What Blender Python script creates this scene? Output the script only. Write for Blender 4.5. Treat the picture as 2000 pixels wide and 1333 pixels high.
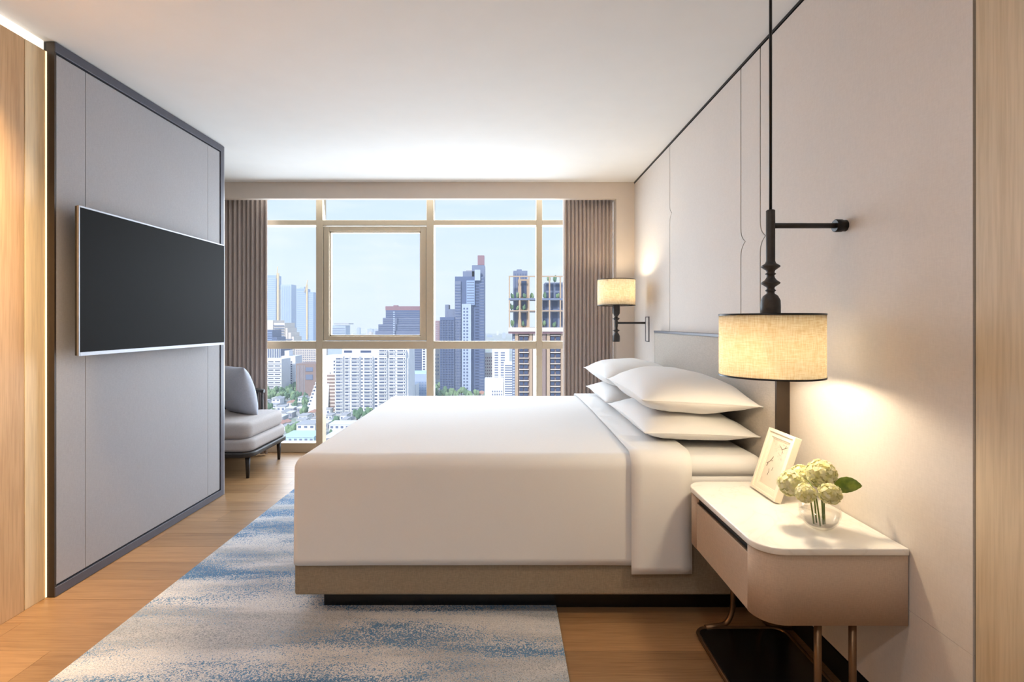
import bpy, bmesh, math, random
from mathutils import Vector, Matrix, noise
random.seed(7)
for o in list(bpy.data.objects): bpy.data.objects.remove(o, do_unlink=True)
scene = bpy.context.scene
COL = scene.collection
R = math.radians
PI = math.pi

def srgb(r, g, b):
    f = lambda c: (c/255/12.92) if c/255 <= .04045 else ((c/255+.055)/1.055)**2.4
    return (f(r), f(g), f(b), 1.0)

# ------------------------------------------------------------------ camera
EYE = 1.335                        # eye height, floor is z = 0, ceiling 2.70
CEIL = 2.70
cam_d = bpy.data.cameras.new('camera')
cam = bpy.data.objects.new('camera', cam_d); COL.objects.link(cam)
cam.location = (0, 0, EYE); cam.rotation_euler = (R(90), 0, 0)
cam_d.sensor_fit = 'HORIZONTAL'; cam_d.sensor_width = 36.0; cam_d.lens = 18.0
cam_d.shift_x = 11/2000; cam_d.shift_y = -36.5/2000
cam_d.clip_start = .05; cam_d.clip_end = 20000
scene.camera = cam

# ------------------------------------------------------------------ view
vs = scene.view_settings
vs.view_transform = 'Standard'; vs.look = 'None'; vs.gamma = 1.0
vs.use_curve_mapping = False; vs.exposure = 0.32

# ------------------------------------------------------------------ sky
W = bpy.data.worlds.new('sky'); scene.world = W; W.use_nodes = True
nt = W.node_tree; nt.nodes.clear()
tc = nt.nodes.new('ShaderNodeTexCoord'); sp = nt.nodes.new('ShaderNodeSeparateXYZ')
nt.links.new(tc.outputs['Generated'], sp.inputs[0])
rm = nt.nodes.new('ShaderNodeValToRGB'); nt.links.new(sp.outputs['Z'], rm.inputs[0])
cr = rm.color_ramp
cr.elements[0].position = 0.0; cr.elements[0].color = srgb(222, 233, 245)
cr.elements[1].position = 1.0; cr.elements[1].color = srgb(150, 190, 240)
e = cr.elements.new(.10); e.color = srgb(217, 232, 247)
e = cr.elements.new(.30); e.color = srgb(194, 218, 250)
mp = nt.nodes.new('ShaderNodeMapping'); mp.inputs['Scale'].default_value = (2.2, 2.2, 14)
nt.links.new(tc.outputs['Generated'], mp.inputs[0])
ns = nt.nodes.new('ShaderNodeTexNoise'); ns.inputs['Scale'].default_value = 2.4; ns.inputs['Detail'].default_value = 6
nt.links.new(mp.outputs[0], ns.inputs[0])
r2 = nt.nodes.new('ShaderNodeValToRGB'); nt.links.new(ns.outputs[0], r2.inputs[0])
r2.color_ramp.elements[0].position = .48; r2.color_ramp.elements[0].color = (0, 0, 0, 1)
r2.color_ramp.elements[1].position = .78; r2.color_ramp.elements[1].color = (.55, .55, .55, 1)
mx = nt.nodes.new('ShaderNodeMixRGB'); mx.inputs[2].default_value = srgb(238, 243, 250)
nt.links.new(r2.outputs[0], mx.inputs[0]); nt.links.new(rm.outputs[0], mx.inputs[1])
bg = nt.nodes.new('ShaderNodeBackground'); bg.inputs[1].default_value = .96
nt.links.new(mx.outputs[0], bg.inputs[0])
wo = nt.nodes.new('ShaderNodeOutputWorld'); nt.links.new(bg.outputs[0], wo.inputs[0])

# ------------------------------------------------------------------ sun and daylight
def sun(name, energy, rot, angle, color):
    l = bpy.data.lights.new(name, 'SUN'); l.energy = energy; l.angle = R(angle); l.color = color
    o = bpy.data.objects.new(name, l); COL.objects.link(o); o.rotation_euler = rot; return o
sun('sun', 3.4, (R(48), 0, R(-25)), 8, (1, .97, .93))        # high behind the hotel, falls on the city fronts

def area(name, energy, loc, rot, sx, sy, color, spread=180):
    l = bpy.data.lights.new(name, 'AREA'); l.energy = energy; l.shape = 'RECTANGLE'
    l.size = sx; l.size_y = sy; l.color = color; l.spread = R(spread)
    o = bpy.data.objects.new(name, l); COL.objects.link(o); o.location = loc; o.rotation_euler = rot; return o
DAY = (.80, .90, 1.0)
area('window_daylight', 172, (-.75, 5.62, 1.55), (R(-72), 0, 0), 3.7, 2.5, DAY)
WARM = (1.0, .82, .57)
NEUT = (.98, .99, 1.0)

# ------------------------------------------------------------------ helpers
def K(x, y, D):                    # a measured picture point at distance D (metres) from the lens
    return ((x-989)*D/1000, D, EYE+(630-y)*D/1000)

class MB:
    def __init__(s): s.v = []; s.f = []; s.sm = []
    def add(s, vs, fs, smooth=False):
        n = len(s.v); s.v += [tuple(p) for p in vs]
        for f in fs: s.f.append([i+n for i in f]); s.sm.append(smooth)
        return s
    def box(s, x0, x1, y0, y1, z0, z1):
        v = [(x, y, z) for x in (x0, x1) for y in (y0, y1) for z in (z0, z1)]
        return s.add(v, [(0,1,3,2), (4,6,7,5), (0,4,5,1), (2,3,7,6), (0,2,6,4), (1,5,7,3)])
    def prism(s, poly, axis, a0, a1, smooth=False):
        n = len(poly)
        def P(p, a): return {'z': (p[0], p[1], a), 'x': (a, p[0], p[1]), 'y': (p[0], a, p[1])}[axis]
        v = [P(p, a0) for p in poly]+[P(p, a1) for p in poly]
        f = [list(range(n))[::-1], list(range(n, 2*n))]
        m = len(s.f)
        s.add(v, f)
        n0 = len(s.v)-2*n
        for i in range(n):
            j = (i+1) % n; s.f.append([n0+i, n0+j, n0+n+j, n0+n+i]); s.sm.append(smooth)
        return s
    def lathe(s, prof, c, seg=32, axis='z', cap=True, smooth=True):
        v = []; f = []
        def P(r, h, a):
            x, y = r*math.cos(a), r*math.sin(a)
            return {'z': (c[0]+x, c[1]+y, c[2]+h), 'x': (c[0]+h, c[1]+x, c[2]+y), 'y': (c[0]+x, c[1]+h, c[2]+y)}[axis]
        for r, h in prof:
            for i in range(seg): v.append(P(r, h, 2*PI*i/seg))
        for k in range(len(prof)-1):
            for i in range(seg):
                j = (i+1) % seg; f.append((k*seg+i, k*seg+j, (k+1)*seg+j, (k+1)*seg+i))
        s.add(v, f, smooth)
        if cap:
            n0 = len(s.v)-len(v)
            s.f.append([n0+i for i in range(seg)][::-1]); s.sm.append(False)
            s.f.append([n0+(len(prof)-1)*seg+i for i in range(seg)]); s.sm.append(False)
        return s
    def tube(s, path, r, seg=10, closed=False):
        path = [Vector(p) for p in path]; n = len(path); rings = []
        up = None
        for i, p in enumerate(path):
            a = path[i-1] if (i or closed) else p
            b = path[(i+1) % n] if (i < n-1 or closed) else p
            t = (b-a).normalized()
            if up is None:
                up = Vector((0, 0, 1)) if abs(t.z) < .9 else Vector((1, 0, 0))
            u = (up-t*up.dot(t)).normalized(); w = t.cross(u); up = u
            rr = r[i] if isinstance(r, (list, tuple)) else r
            rings.append([p+(u*math.cos(2*PI*k/seg)+w*math.sin(2*PI*k/seg))*rr for k in range(seg)])
        v = [q for g in rings for q in g]; f = []
        m = n if closed else n-1
        for i in range(m):
            i2 = (i+1) % n
            for k in range(seg):
                k2 = (k+1) % seg; f.append((i*seg+k, i*seg+k2, i2*seg+k2, i2*seg+k))
        s.add(v, f, True)
        if not closed:
            n0 = len(s.v)-len(v)
            s.f.append([n0+k for k in range(seg)][::-1]); s.sm.append(False)
            s.f.append([n0+(n-1)*seg+k for k in range(seg)]); s.sm.append(False)
        return s
    def xform(s, M): s.v = [tuple(M @ Vector(p)) for p in s.v]; return s
    def mesh(s, name, off=(0, 0, 0)):
        me = bpy.data.meshes.new(name)
        me.from_pydata([(p[0]-off[0], p[1]-off[1], p[2]-off[2]) for p in s.v], [], s.f)
        bm = bmesh.new(); bm.from_mesh(me); bmesh.ops.recalc_face_normals(bm, faces=bm.faces); bm.to_mesh(me); bm.free()
        me.polygons.foreach_set('use_smooth', s.sm); me.update()
        return me
    def build(s, name, m, parent=None, bevel=0, seg=2, subd=0):
        off = gloc(parent) if parent else s.base()
        o = bpy.data.objects.new(name, s.mesh(name, off)); COL.objects.link(o)
        if parent: o.parent = parent
        else: o.location = off
        if m: o.data.materials.append(m)
        if bevel:
            b = o.modifiers.new('bevel', 'BEVEL'); b.width = bevel; b.segments = seg; b.limit_method = 'ANGLE'; b.angle_limit = R(40)
            b.harden_normals = False
        if subd:
            b = o.modifiers.new('subd', 'SUBSURF'); b.levels = subd; b.render_levels = subd
        return o
    def base(s):
        xs = [p[0] for p in s.v]; ys = [p[1] for p in s.v]; zs = [p[2] for p in s.v]
        return ((min(xs)+max(xs))/2, (min(ys)+max(ys))/2, min(zs))
def gloc(o):
    l = Vector((0, 0, 0))
    while o: l += o.location; o = o.parent
    return l
def tag(o, label=None, cat=None, group=None, kind=None):
    if label: o['label'] = label
    if cat: o['category'] = cat
    if group: o['group'] = group
    if kind: o['kind'] = kind
    return o
def thing(name, label, cat, loc, group=None, kind=None):
    o = bpy.data.objects.new(name, None); COL.objects.link(o); o.location = loc; o.empty_display_size = .1
    return tag(o, label, cat, group, kind)
def rrect(x0, x1, y0, y1, r, seg=8):
    """rounded rectangle; r = one radius or four for (x0y0, x1y0, x1y1, x0y1)"""
    if not isinstance(r, (tuple, list)): r = (r,)*4
    pts = []
    for (cx, cy, sx, sy, a0, rr) in ((x0, y0, 1, 1, PI, r[0]), (x1, y0, -1, 1, 1.5*PI, r[1]), (x1, y1, -1, -1, 0, r[2]), (x0, y1, 1, -1, .5*PI, r[3])):
        if rr <= 1e-5: pts.append((cx, cy)); continue
        for k in range(seg+1):
            a = a0+.5*PI*k/seg
            pts.append((cx+sx*rr+rr*math.cos(a), cy+sy*rr+rr*math.sin(a)))
    return pts
def point(name, energy, loc, color, radius, parent=None):
    l = bpy.data.lights.new(name, 'POINT'); l.energy = energy; l.color = color; l.shadow_soft_size = radius
    o = bpy.data.objects.new(name, l); COL.objects.link(o)
    o.location = Vector(loc)-gloc(parent) if parent else loc
    if parent: o.parent = parent
    return o

# ------------------------------------------------------------------ materials
def newmat(name):
    m = bpy.data.materials.new(name); m.use_nodes = True
    t = m.node_tree; b = t.nodes['Principled BSDF']
    return m, t, b
def coords(t, scale=(1, 1, 1), kind='Object', loc=(0, 0, 0)):
    c = t.nodes.new('ShaderNodeTexCoord'); m = t.nodes.new('ShaderNodeMapping')
    m.inputs['Scale'].default_value = scale; m.inputs['Location'].default_value = loc
    t.links.new(c.outputs[kind], m.inputs[0]); return m.outputs[0]
def noise_n(t, vec, scale, detail=3, rough=.5, dist=0):
    n = t.nodes.new('ShaderNodeTexNoise'); n.inputs['Scale'].default_value = scale
    n.inputs['Detail'].default_value = detail; n.inputs['Roughness'].default_value = rough; n.inputs['Distortion'].default_value = dist
    t.links.new(vec, n.inputs[0]); return n.outputs[0]
def ramp(t, fac, stops):
    r = t.nodes.new('ShaderNodeValToRGB'); el = r.color_ramp.elements
    while len(el) < len(stops): el.new(.5)
    for e, (p, c) in zip(el, stops): e.position = p; e.color = c
    t.links.new(fac, r.inputs[0]); return r.outputs[0]
def mixc(t, fac, a, b, mode='MIX'):
    n = t.nodes.new('ShaderNodeMixRGB'); n.blend_type = mode
    for i, v in ((0, fac), (1, a), (2, b)):
        if hasattr(v, 'is_linked') or hasattr(v, 'links'): t.links.new(v, n.inputs[i])
        else: n.inputs[i].default_value = v
    return n.outputs[0]
def bump(t, b, h, strength, dist=.01):
    n = t.nodes.new('ShaderNodeBump'); n.inputs['Strength'].default_value = strength; n.inputs['Distance'].default_value = dist
    t.links.new(h, n.inputs['Height']); t.links.new(n.outputs[0], b.inputs['Normal'])
def shade(c, f): return (min(1, c[0]*f), min(1, c[1]*f), min(1, c[2]*f), 1)
def plain(name, c, rough=.6, metal=0, var=.06, nscale=30, bmp=.0, spec=.5):
    m, t, b = newmat(name)
    n = noise_n(t, coords(t), nscale, 4)
    t.links.new(ramp(t, n, [(.3, shade(c, 1-var)), (.7, shade(c, 1+var))]), b.inputs['Base Color'])
    b.inputs['Roughness'].default_value = rough; b.inputs['Metallic'].default_value = metal
    b.inputs['Specular IOR Level'].default_value = spec
    if bmp: bump(t, b, n, bmp, .002)
    return m
def weave(name, c, sc=500, var=.12, bmp=.25, rough=.85, stretch=(1, 1, 1), sheen=0, big=.04):
    m, t, b = newmat(name)
    n1 = noise_n(t, coords(t, (sc*stretch[0], sc*stretch[1], sc*.12*stretch[2])), 1, 2)
    n2 = noise_n(t, coords(t, (sc*.12, sc*.12, sc)), 1, 2)
    s = t.nodes.new('ShaderNodeMath'); s.operation = 'ADD'; t.links.new(n1, s.inputs[0]); t.links.new(n2, s.inputs[1])
    h = t.nodes.new('ShaderNodeMath'); h.operation = 'MULTIPLY'; h.inputs[1].default_value = .5; t.links.new(s.outputs[0], h.inputs[0])
    col = ramp(t, h.outputs[0], [(.36, shade(c, 1-var)), (.64, shade(c, 1+var))])
    n3 = noise_n(t, coords(t), 3, 3)
    col = mixc(t, 1.0, col, ramp(t, n3, [(.3, (1-big,)*3+(1,)), (.7, (1, 1, 1, 1))]), 'MULTIPLY')
    t.links.new(col, b.inputs['Base Color']); b.inputs['Roughness'].default_value = rough
    b.inputs['Specular IOR Level'].default_value = .25
    b.inputs['Sheen Weight'].default_value = sheen
    if bmp: bump(t, b, h.outputs[0], bmp, .001)
    return m
def wood(name, c1, c2, axis='x', rough=.45, sc=1.0, rnd=.0):
    """grain runs along axis"""
    m, t, b = newmat(name)
    s = {'x': (.6, 14, 14), 'y': (14, .6, 14), 'z': (14, 14, .6)}[axis]
    vec = coords(t, tuple(q*sc for q in s))
    if rnd:
        oi = t.nodes.new('ShaderNodeObjectInfo'); va = t.nodes.new('ShaderNodeVectorMath'); va.operation = 'MULTIPLY_ADD'
        cb = t.nodes.new('ShaderNodeCombineXYZ')
        for i in range(3): t.links.new(oi.outputs['Random'], cb.inputs[i])
        va.inputs[1].default_value = (37, 91, 53); t.links.new(cb.outputs[0], va.inputs[0]); t.links.new(vec, va.inputs[2]); vec = va.outputs[0]
    n = noise_n(t, vec, 1.6, 6, .62, .6)
    col = ramp(t, n, [(.3, c2), (.52, c1), (.75, shade(c1, 1.08))])
    f = noise_n(t, coords(t, tuple(q*sc*9 for q in s)), 1.2, 2)
    col = mixc(t, .35, col, ramp(t, f, [(.35, shade(c2, .8)), (.6, c1)]))
    if rnd:
        col = mixc(t, 1.0, col, ramp(t, oi.outputs['Random'], [(0, (1-rnd,)*3+(1,)), (1, (1, 1, 1, 1))]), 'MULTIPLY')
    t.links.new(col, b.inputs['Base Color']); b.inputs['Roughness'].default_value = rough
    bump(t, b, f, .12, .001)
    return m
def emit(name, c, s):
    m, t, b = newmat(name)
    b.inputs['Base Color'].default_value = c; b.inputs['Emission Color'].default_value = c; b.inputs['Emission Strength'].default_value = s
    return m

M = {}
M['ceiling'] = plain('ceiling_paint', srgb(232, 231, 229), .9, var=.01, nscale=6)
M['paint'] = plain('beige_paint', srgb(214, 202, 190), .85, var=.015, nscale=8)
M['vinyl'] = weave('beige_wall_fabric', srgb(214, 207, 201), 420, .035, .12, .8, big=.02)
M['grey_vinyl'] = weave('grey_panel_fabric', srgb(168, 166, 169), 420, .06, .12, .6, big=.03)
M['black'] = plain('black_reveal', srgb(12, 11, 11), .6, var=.1)
M['dark_frame'] = plain('dark_bronze_frame', srgb(84, 84, 94), .42, .1, .04)
M['dark_edge'] = plain('dark_brown_edge', srgb(58, 46, 36), .5, .1, .06)
M['oak_z'] = wood('oak_veneer_upright', srgb(208, 172, 130), srgb(186, 146, 104), 'z', .5, .8)
M['oak_lit'] = wood('lit_oak_veneer', srgb(240, 218, 180), srgb(228, 202, 160), 'z', .5, .8)  # paler copy of the oak, the bright glow beside the panel put into its colour
M['oak_r'] = wood('oak_veneer_grey', srgb(206, 187, 158), srgb(190, 169, 138), 'z', .5, .8)
M['plank'] = wood('oak_floor', srgb(172, 134, 94), srgb(140, 102, 66), 'x', .38, 1.0, .22)
M['subfloor'] = plain('subfloor', srgb(90, 62, 40), .8)
M['champagne'] = plain('champagne_aluminium', srgb(206, 192, 168), .42, .25, .02)
M['curtain'] = weave('taupe_curtain', srgb(182, 168, 161), 600, .08, .2, .9, sheen=.2)
M['linen_white'] = weave('white_cotton', srgb(234, 233, 232), 900, .012, .06, .8, big=.01)
M['bed_fabric'] = weave('taupe_bed_fabric', srgb(150, 136, 116), 420, .16, .3, .9)
M['head_fabric'] = weave('grey_head_fabric', srgb(186, 180, 172), 420, .1, .3, .9)
M['night_fabric'] = weave('mauve_taupe_leather', srgb(190, 168, 148), 500, .08, .2, .7)
M['bronze'] = plain('bronze_metal', srgb(118, 92, 68), .35, .8, .08)
M['lamp_dark'] = plain('blackened_wood', srgb(48, 44, 42), .5, .0, .2, 60, .3)
M['black_metal'] = plain('black_metal', srgb(32, 30, 30), .35, .5, .08)
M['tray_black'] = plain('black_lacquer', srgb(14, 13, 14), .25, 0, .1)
M['silver'] = plain('silver_metal', srgb(176, 176, 180), .3, .9, .03)
M['screen'] = plain('tv_screen', srgb(24, 23, 23), .5, 0, .02, spec=.04)
M['tv_back'] = plain('tv_back', srgb(30, 28, 27), .5)
M['cushion'] = weave('blue_grey_fabric', srgb(172, 176, 188), 420, .09, .3, .9)
M['seat_fabric'] = weave('warm_grey_fabric', srgb(174, 168, 167), 420, .08, .3, .9)
M['dark_wood'] = wood('dark_stained_wood', srgb(46, 42, 40), srgb(32, 29, 28), 'z', .45)
M['frame_white'] = plain('cream_lacquer', srgb(240, 232, 214), .4, var=.02)
M['stem'] = plain('green_stem', srgb(120, 140, 60), .5, var=.15)
M['white_cap'] = plain('white_reflector', srgb(240, 236, 228), .7)
def rugmat():
    m, t, b = newmat('blue_cream_pile')
    n1 = noise_n(t, coords(t, (.45, 2.2, 1)), 2.0, 3, .55, .4)
    n2 = noise_n(t, coords(t, (.35, 1.5, 1), loc=(3.1, 1.7, 0)), 2.4, 4, .6, .3)
    sp = noise_n(t, coords(t), 170, 2, .7)
    sp2 = noise_n(t, coords(t, (1, 1, 1), loc=(5, 2, 0)), 200, 2, .7)
    def ad(a, b_, k):
        n = t.nodes.new('ShaderNodeMath'); n.operation = 'MULTIPLY_ADD'; t.links.new(b_, n.inputs[0]); n.inputs[1].default_value = k
        t.links.new(a, n.inputs[2]); return n.outputs[0]
    
    def norm(a, lo, hi):
        n = t.nodes.new('ShaderNodeMapRange'); n.inputs[1].default_value = lo; n.inputs[2].default_value = hi; t.links.new(a, n.inputs[0]); return n.outputs[0]
    f1 = norm(ad(n1, sp, 1.05), .79, 1.31); f2 = norm(ad(n2, sp2, .85), .70, 1.20)
    cream = ramp(t, sp2, [(.3, srgb(182, 180, 180)), (.66, srgb(240, 239, 238))])
    blue = ramp(t, sp, [(.3, srgb(30, 74, 122)), (.66, srgb(100, 144, 182))])
    grey = ramp(t, sp, [(.3, srgb(122, 130, 140)), (.66, srgb(204, 204, 204))])
    c = mixc(t, ramp(t, f2, [(.42, (0, 0, 0, 1)), (.54, (1, 1, 1, 1))]), cream, grey)
    c = mixc(t, ramp(t, f1, [(.50, (0, 0, 0, 1)), (.62, (1, 1, 1, 1))]), c, blue)
    t.links.new(c, b.inputs['Base Color']); b.inputs['Roughness'].default_value = .95; b.inputs['Specular IOR Level'].default_value = .1
    bump(t, b, sp2, .6, .004); return m
M['rug'] = rugmat()
def marble():
    m, t, b = newmat('white_marble')
    v = coords(t, (1, 1, 1))
    n = noise_n(t, v, 2.6, 4, .5, 1.2)
    a = t.nodes.new('ShaderNodeMath'); a.operation = 'SUBTRACT'; a.inputs[1].default_value = .5; t.links.new(n, a.inputs[0])
    a2 = t.nodes.new('ShaderNodeMath'); a2.operation = 'ABSOLUTE'; t.links.new(a.outputs[0], a2.inputs[0])
    c = ramp(t, a2.outputs[0], [(0, srgb(231, 226, 218)), (.014, srgb(238, 234, 227)), (.2, srgb(240, 237, 231))])
    t.links.new(c, b.inputs['Base Color']); b.inputs['Roughness'].default_value = .22; return m
M['marble'] = marble()
def shademat():
    m, t, b = newmat('linen_lampshade'); t.nodes.remove(b)
    n1 = noise_n(t, coords(t, (260, 260, 30)), 1, 3); n2 = noise_n(t, coords(t, (30, 30, 320)), 1, 3)
    s = t.nodes.new('ShaderNodeMath'); s.operation = 'ADD'; t.links.new(n1, s.inputs[0]); t.links.new(n2, s.inputs[1])
    h = t.nodes.new('ShaderNodeMath'); h.operation = 'MULTIPLY'; h.inputs[1].default_value = .5; t.links.new(s.outputs[0], h.inputs[0])
    c = ramp(t, h.outputs[0], [(.36, srgb(220, 206, 176)), (.62, srgb(250, 246, 234))])
    d = t.nodes.new('ShaderNodeBsdfDiffuse'); tr = t.nodes.new('ShaderNodeBsdfTranslucent'); mxs = t.nodes.new('ShaderNodeMixShader')
    mxs.inputs[0].default_value = .5
    t.links.new(c, d.inputs[0]); t.links.new(c, tr.inputs[0]); t.links.new(d.outputs[0], mxs.inputs[1]); t.links.new(tr.outputs[0], mxs.inputs[2])
    t.links.new(mxs.outputs[0], t.nodes['Material Output'].inputs[0]); return m
M['shade'] = shademat()
def paneglass():
    m, t, b = newmat('window_glass'); t.nodes.remove(b)
    tr = t.nodes.new('ShaderNodeBsdfTransparent'); tr.inputs[0].default_value = (.985, .99, .995, 1)
    g = t.nodes.new('ShaderNodeBsdfGlossy'); g.inputs['Roughness'].default_value = .02
    mxs = t.nodes.new('ShaderNodeMixShader'); mxs.inputs[0].default_value = .006
    t.links.new(tr.outputs[0], mxs.inputs[1]); t.links.new(g.outputs[0], mxs.inputs[2])
    t.links.new(mxs.outputs[0], t.nodes['Material Output'].inputs[0]); return m
M['pane'] = paneglass()
def vaseglass():
    m, t, b = newmat('vase_glass'); t.nodes.remove(b)
    tr = t.nodes.new('ShaderNodeBsdfTransparent'); tr.inputs[0].default_value = (.99, .99, .985, 1)
    g = t.nodes.new('ShaderNodeBsdfGlossy'); g.inputs['Roughness'].default_value = .03
    lw = t.nodes.new('ShaderNodeLayerWeight'); lw.inputs[0].default_value = .3
    pw = t.nodes.new('ShaderNodeMath'); pw.operation = 'MULTIPLY_ADD'; pw.inputs[1].default_value = .35; pw.inputs[2].default_value = .02
    t.links.new(lw.outputs['Facing'], pw.inputs[0])
    mxs = t.nodes.new('ShaderNodeMixShader'); t.links.new(pw.outputs[0], mxs.inputs[0])
    t.links.new(tr.outputs[0], mxs.inputs[1]); t.links.new(g.outputs[0], mxs.inputs[2])
    t.links.new(mxs.outputs[0], t.nodes['Material Output'].inputs[0]); return m
M['vase'] = vaseglass()
def petal():
    m, t, b = newmat('cream_petals')
    n = noise_n(t, coords(t), 60, 3)
    t.links.new(ramp(t, n, [(.35, srgb(226, 224, 158)), (.62, srgb(248, 245, 222))]), b.inputs['Base Color'])
    b.inputs['Roughness'].default_value = .7; 
    tr = t.nodes.new('ShaderNodeBsdfTranslucent'); tr.inputs[0].default_value = srgb(244, 240, 196); mxs = t.nodes.new('ShaderNodeMixShader'); mxs.inputs[0].default_value = .45
    t.links.new(b.outputs[0], mxs.inputs[1]); t.links.new(tr.outputs[0], mxs.inputs[2]); t.links.new(mxs.outputs[0], t.nodes['Material Output'].inputs[0]); return m
M['petal'] = petal()
def leafm():
    m, t, b = newmat('green_leaf')
    n = noise_n(t, coords(t), 40, 4)
    t.links.new(ramp(t, n, [(.3, srgb(88, 118, 34)), (.7, srgb(150, 170, 58))]), b.inputs['Base Color'])
    b.inputs['Roughness'].default_value = .45; return m
M['leaf'] = leafm()
def artm():
    m, t, b = newmat('ink_print')
    n = noise_n(t, coords(t, (1, 1, 1)), 13, 4, .6, 2.2)
    a = t.nodes.new('ShaderNodeMath'); a.operation = 'SUBTRACT'; a.inputs[1].default_value = .5; t.links.new(n, a.inputs[0])
    a2 = t.nodes.new('ShaderNodeMath'); a2.operation = 'ABSOLUTE'; t.links.new(a.outputs[0], a2.inputs[0])
    line = ramp(t, a2.outputs[0], [(0, srgb(150, 134, 116)), (.012, srgb(222, 210, 192))])
    msk = ramp(t, noise_n(t, coords(t), 14, 2), [(.5, (0, 0, 0, 1)), (.58, (1, 1, 1, 1))])
    t.links.new(mixc(t, msk, srgb(226, 214, 196), line), b.inputs['Base Color']); b.inputs['Roughness'].default_value = .3; return m
M['art'] = artm()
def bulb_led(name, s): return emit(name, (1.0, .78, .50, 1), s)

# ================================================================== SETTING
XR, XO, YB, YW = 1.245, -2.23, -2.4, 4.98     # right wall, oak wall, wall behind the lens, window wall
XL = -3.95
def struct(name, mb, m, bevel=0, label=None):
    o = mb.build(name, m, None, bevel); o['kind'] = 'structure'
    if label: o['label'] = label
    return o
# floor > planks (running across the room)
fl = struct('floor', MB().box(XL-.1, XR+.1, YB-.1, 5.40, -.12, -.013), M['subfloor'], 0, 'warm oak plank floor laid across the room')
PW = .193
rng = random.Random(3)
y = 5.36-PW*41
k = 0
plank_meshes = {}
def plank(x0, x1, y0):
    L = round(x1-x0, 2)
    if L not in plank_meshes:
        plank_meshes[L] = MB().box(-L/2+.0006, L/2-.0006, -PW/2+.0006, PW/2-.0006, -.02, 0).mesh('plank')
        plank_meshes[L].materials.append(M['plank'])
    o = bpy.data.objects.new('plank', plank_meshes[L]); COL.objects.link(o); o.parent = fl
    o.location = Vector(((x0+x1)/2, y0+PW/2, 0))-fl.location
while y < 5.36:
    x = XL-rng.choice([.2, .55, .9, 1.3])
    while x < XR:
        L = rng.choice([1.2, 1.5, 1.8])
        a, b = max(x, XL), min(x+L, XR+.02)
        if b-a > .1: plank(a, b, y)
        x += L
    y += PW
ceil = struct('ceiling', MB().box(XL-.1, XR+.15, YB-.1, 5.5, CEIL, CEIL+.12), M['ceiling'], 0, 'smooth white painted ceiling')

# right wall: dark backing with fabric panels, curly notched joints
wr = struct('wall_right', MB().box(XR+.012, XR+.2, YB-.1, 5.5, -.1, CEIL+.1), M['black'], 0, 'bed wall lined with beige fabric panels and notched joints')
def brace(yc, zc, w=.050, h=.17):     # a little curly bracket bulging towards the lens
    pts = []
    for s in [i/8 for i in range(-8, 9)]:
        d = abs(s)
        b_ = (1-d)**3.0
        pts.append((yc-w*b_-.006*math.sin(PI*min(1, d*1.0))*0, zc+s*h/2))
    return pts
G = .0048
seams = [(3.903, 2.16), (2.718, 1.757), (2.51, 1.752)]
def wpanel(ya, yb, z0, z1, ea=None, eb=None, m='vinyl', name='wall_panel'):
    # ya < yb along Y ; ea / eb = notch height on that edge
    poly = [(ya+G, z0+G), (yb-G, z0+G)]
    if eb: poly += [(p[0]-G, p[1]) for p in brace(yb, eb)]
    poly += [(yb-G, z1-G), (ya+G, z1-G)]
    if ea: poly += [(p[0]+G, p[1]) for p in brace(ya, ea)][::-1]
    return MB().prism(poly, 'x', XR, XR+.012).build(name, M[m], wr)
ZT = CEIL-.013
edges = [(YW+.4, None)]+seams+[(1.362, None)]
for (yb_, eb), (ya_, ea) in zip(edges[:-1], edges[1:]):
    wpanel(ya_, yb_, .44, ZT, ea, eb)
wpanel(1.362, 2.51, .095, .4485); wpanel(2.51, YW+.4, .095, .4485)
ops = [1.3625, .45, -.5, -1.45, -2.4]
for b_, a_ in zip(ops[:-1], ops[1:]): wpanel(a_, b_, .02, CEIL, m='oak_r', name='oak_panel')
struct('baseboard_right', MB().box(XR-.002, XR+.012, 1.362, YW+.3, 0, .093), M['black'], 0, 'black recessed baseboard under the beige bed wall')
struct('trim_1', MB().box(XR-.004, XR+.012, 1.362, YW, CEIL-.013, CEIL), M['black_metal'], 0, 'thin dark strip between bed wall and ceiling')

# oak wall on the left, with LED slot above
wl = struct('wall_left', MB().box(XO-.17, XO-.02, YB, 3.93, 0, CEIL), M['white_cap'], 0, 'partition wall faced with warm oak veneer panels')
for a_, b_, mm in ((2.372, 2.60, 'oak_lit'), (1.4, 2.368, 'oak_z'), (.4, 1.396, 'oak_z'), (-.6, .396, 'oak_z'), (-1.5, -.604, 'oak_z'), (-2.4, -1.504, 'oak_z')):
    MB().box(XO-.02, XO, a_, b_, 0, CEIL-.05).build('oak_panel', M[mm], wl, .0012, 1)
led = thing('cove_light', 'warm white light strip edging the oak wall above and beside the grey panel', 'light strip', (XO, .05, CEIL-.05))
MB().box(XO-.019, XO-.012, YB, 2.481, CEIL-.05, CEIL-.001).build('slot_diffuser', emit('led_warm', (1, .92, .80, 1), .95), led)
MB().box(XO, XO+.004, 2.4765, 2.4805, .003, CEIL-.052).build('edge_diffuser', emit('led_edge', (1, .80, .50, 1), 1.3), led)
struct('wall_far_left', MB().box(XL-.12, XL, YB-.1, 5.5, 0, CEIL), M['paint'], 0, 'beige wall of the sitting corner behind the partition')
struct('wall_front', MB().box(XL, XR+.1, YB-.12, YB, 0, CEIL), M['paint'], 0, 'beige wall at the entrance end of the room')
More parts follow.
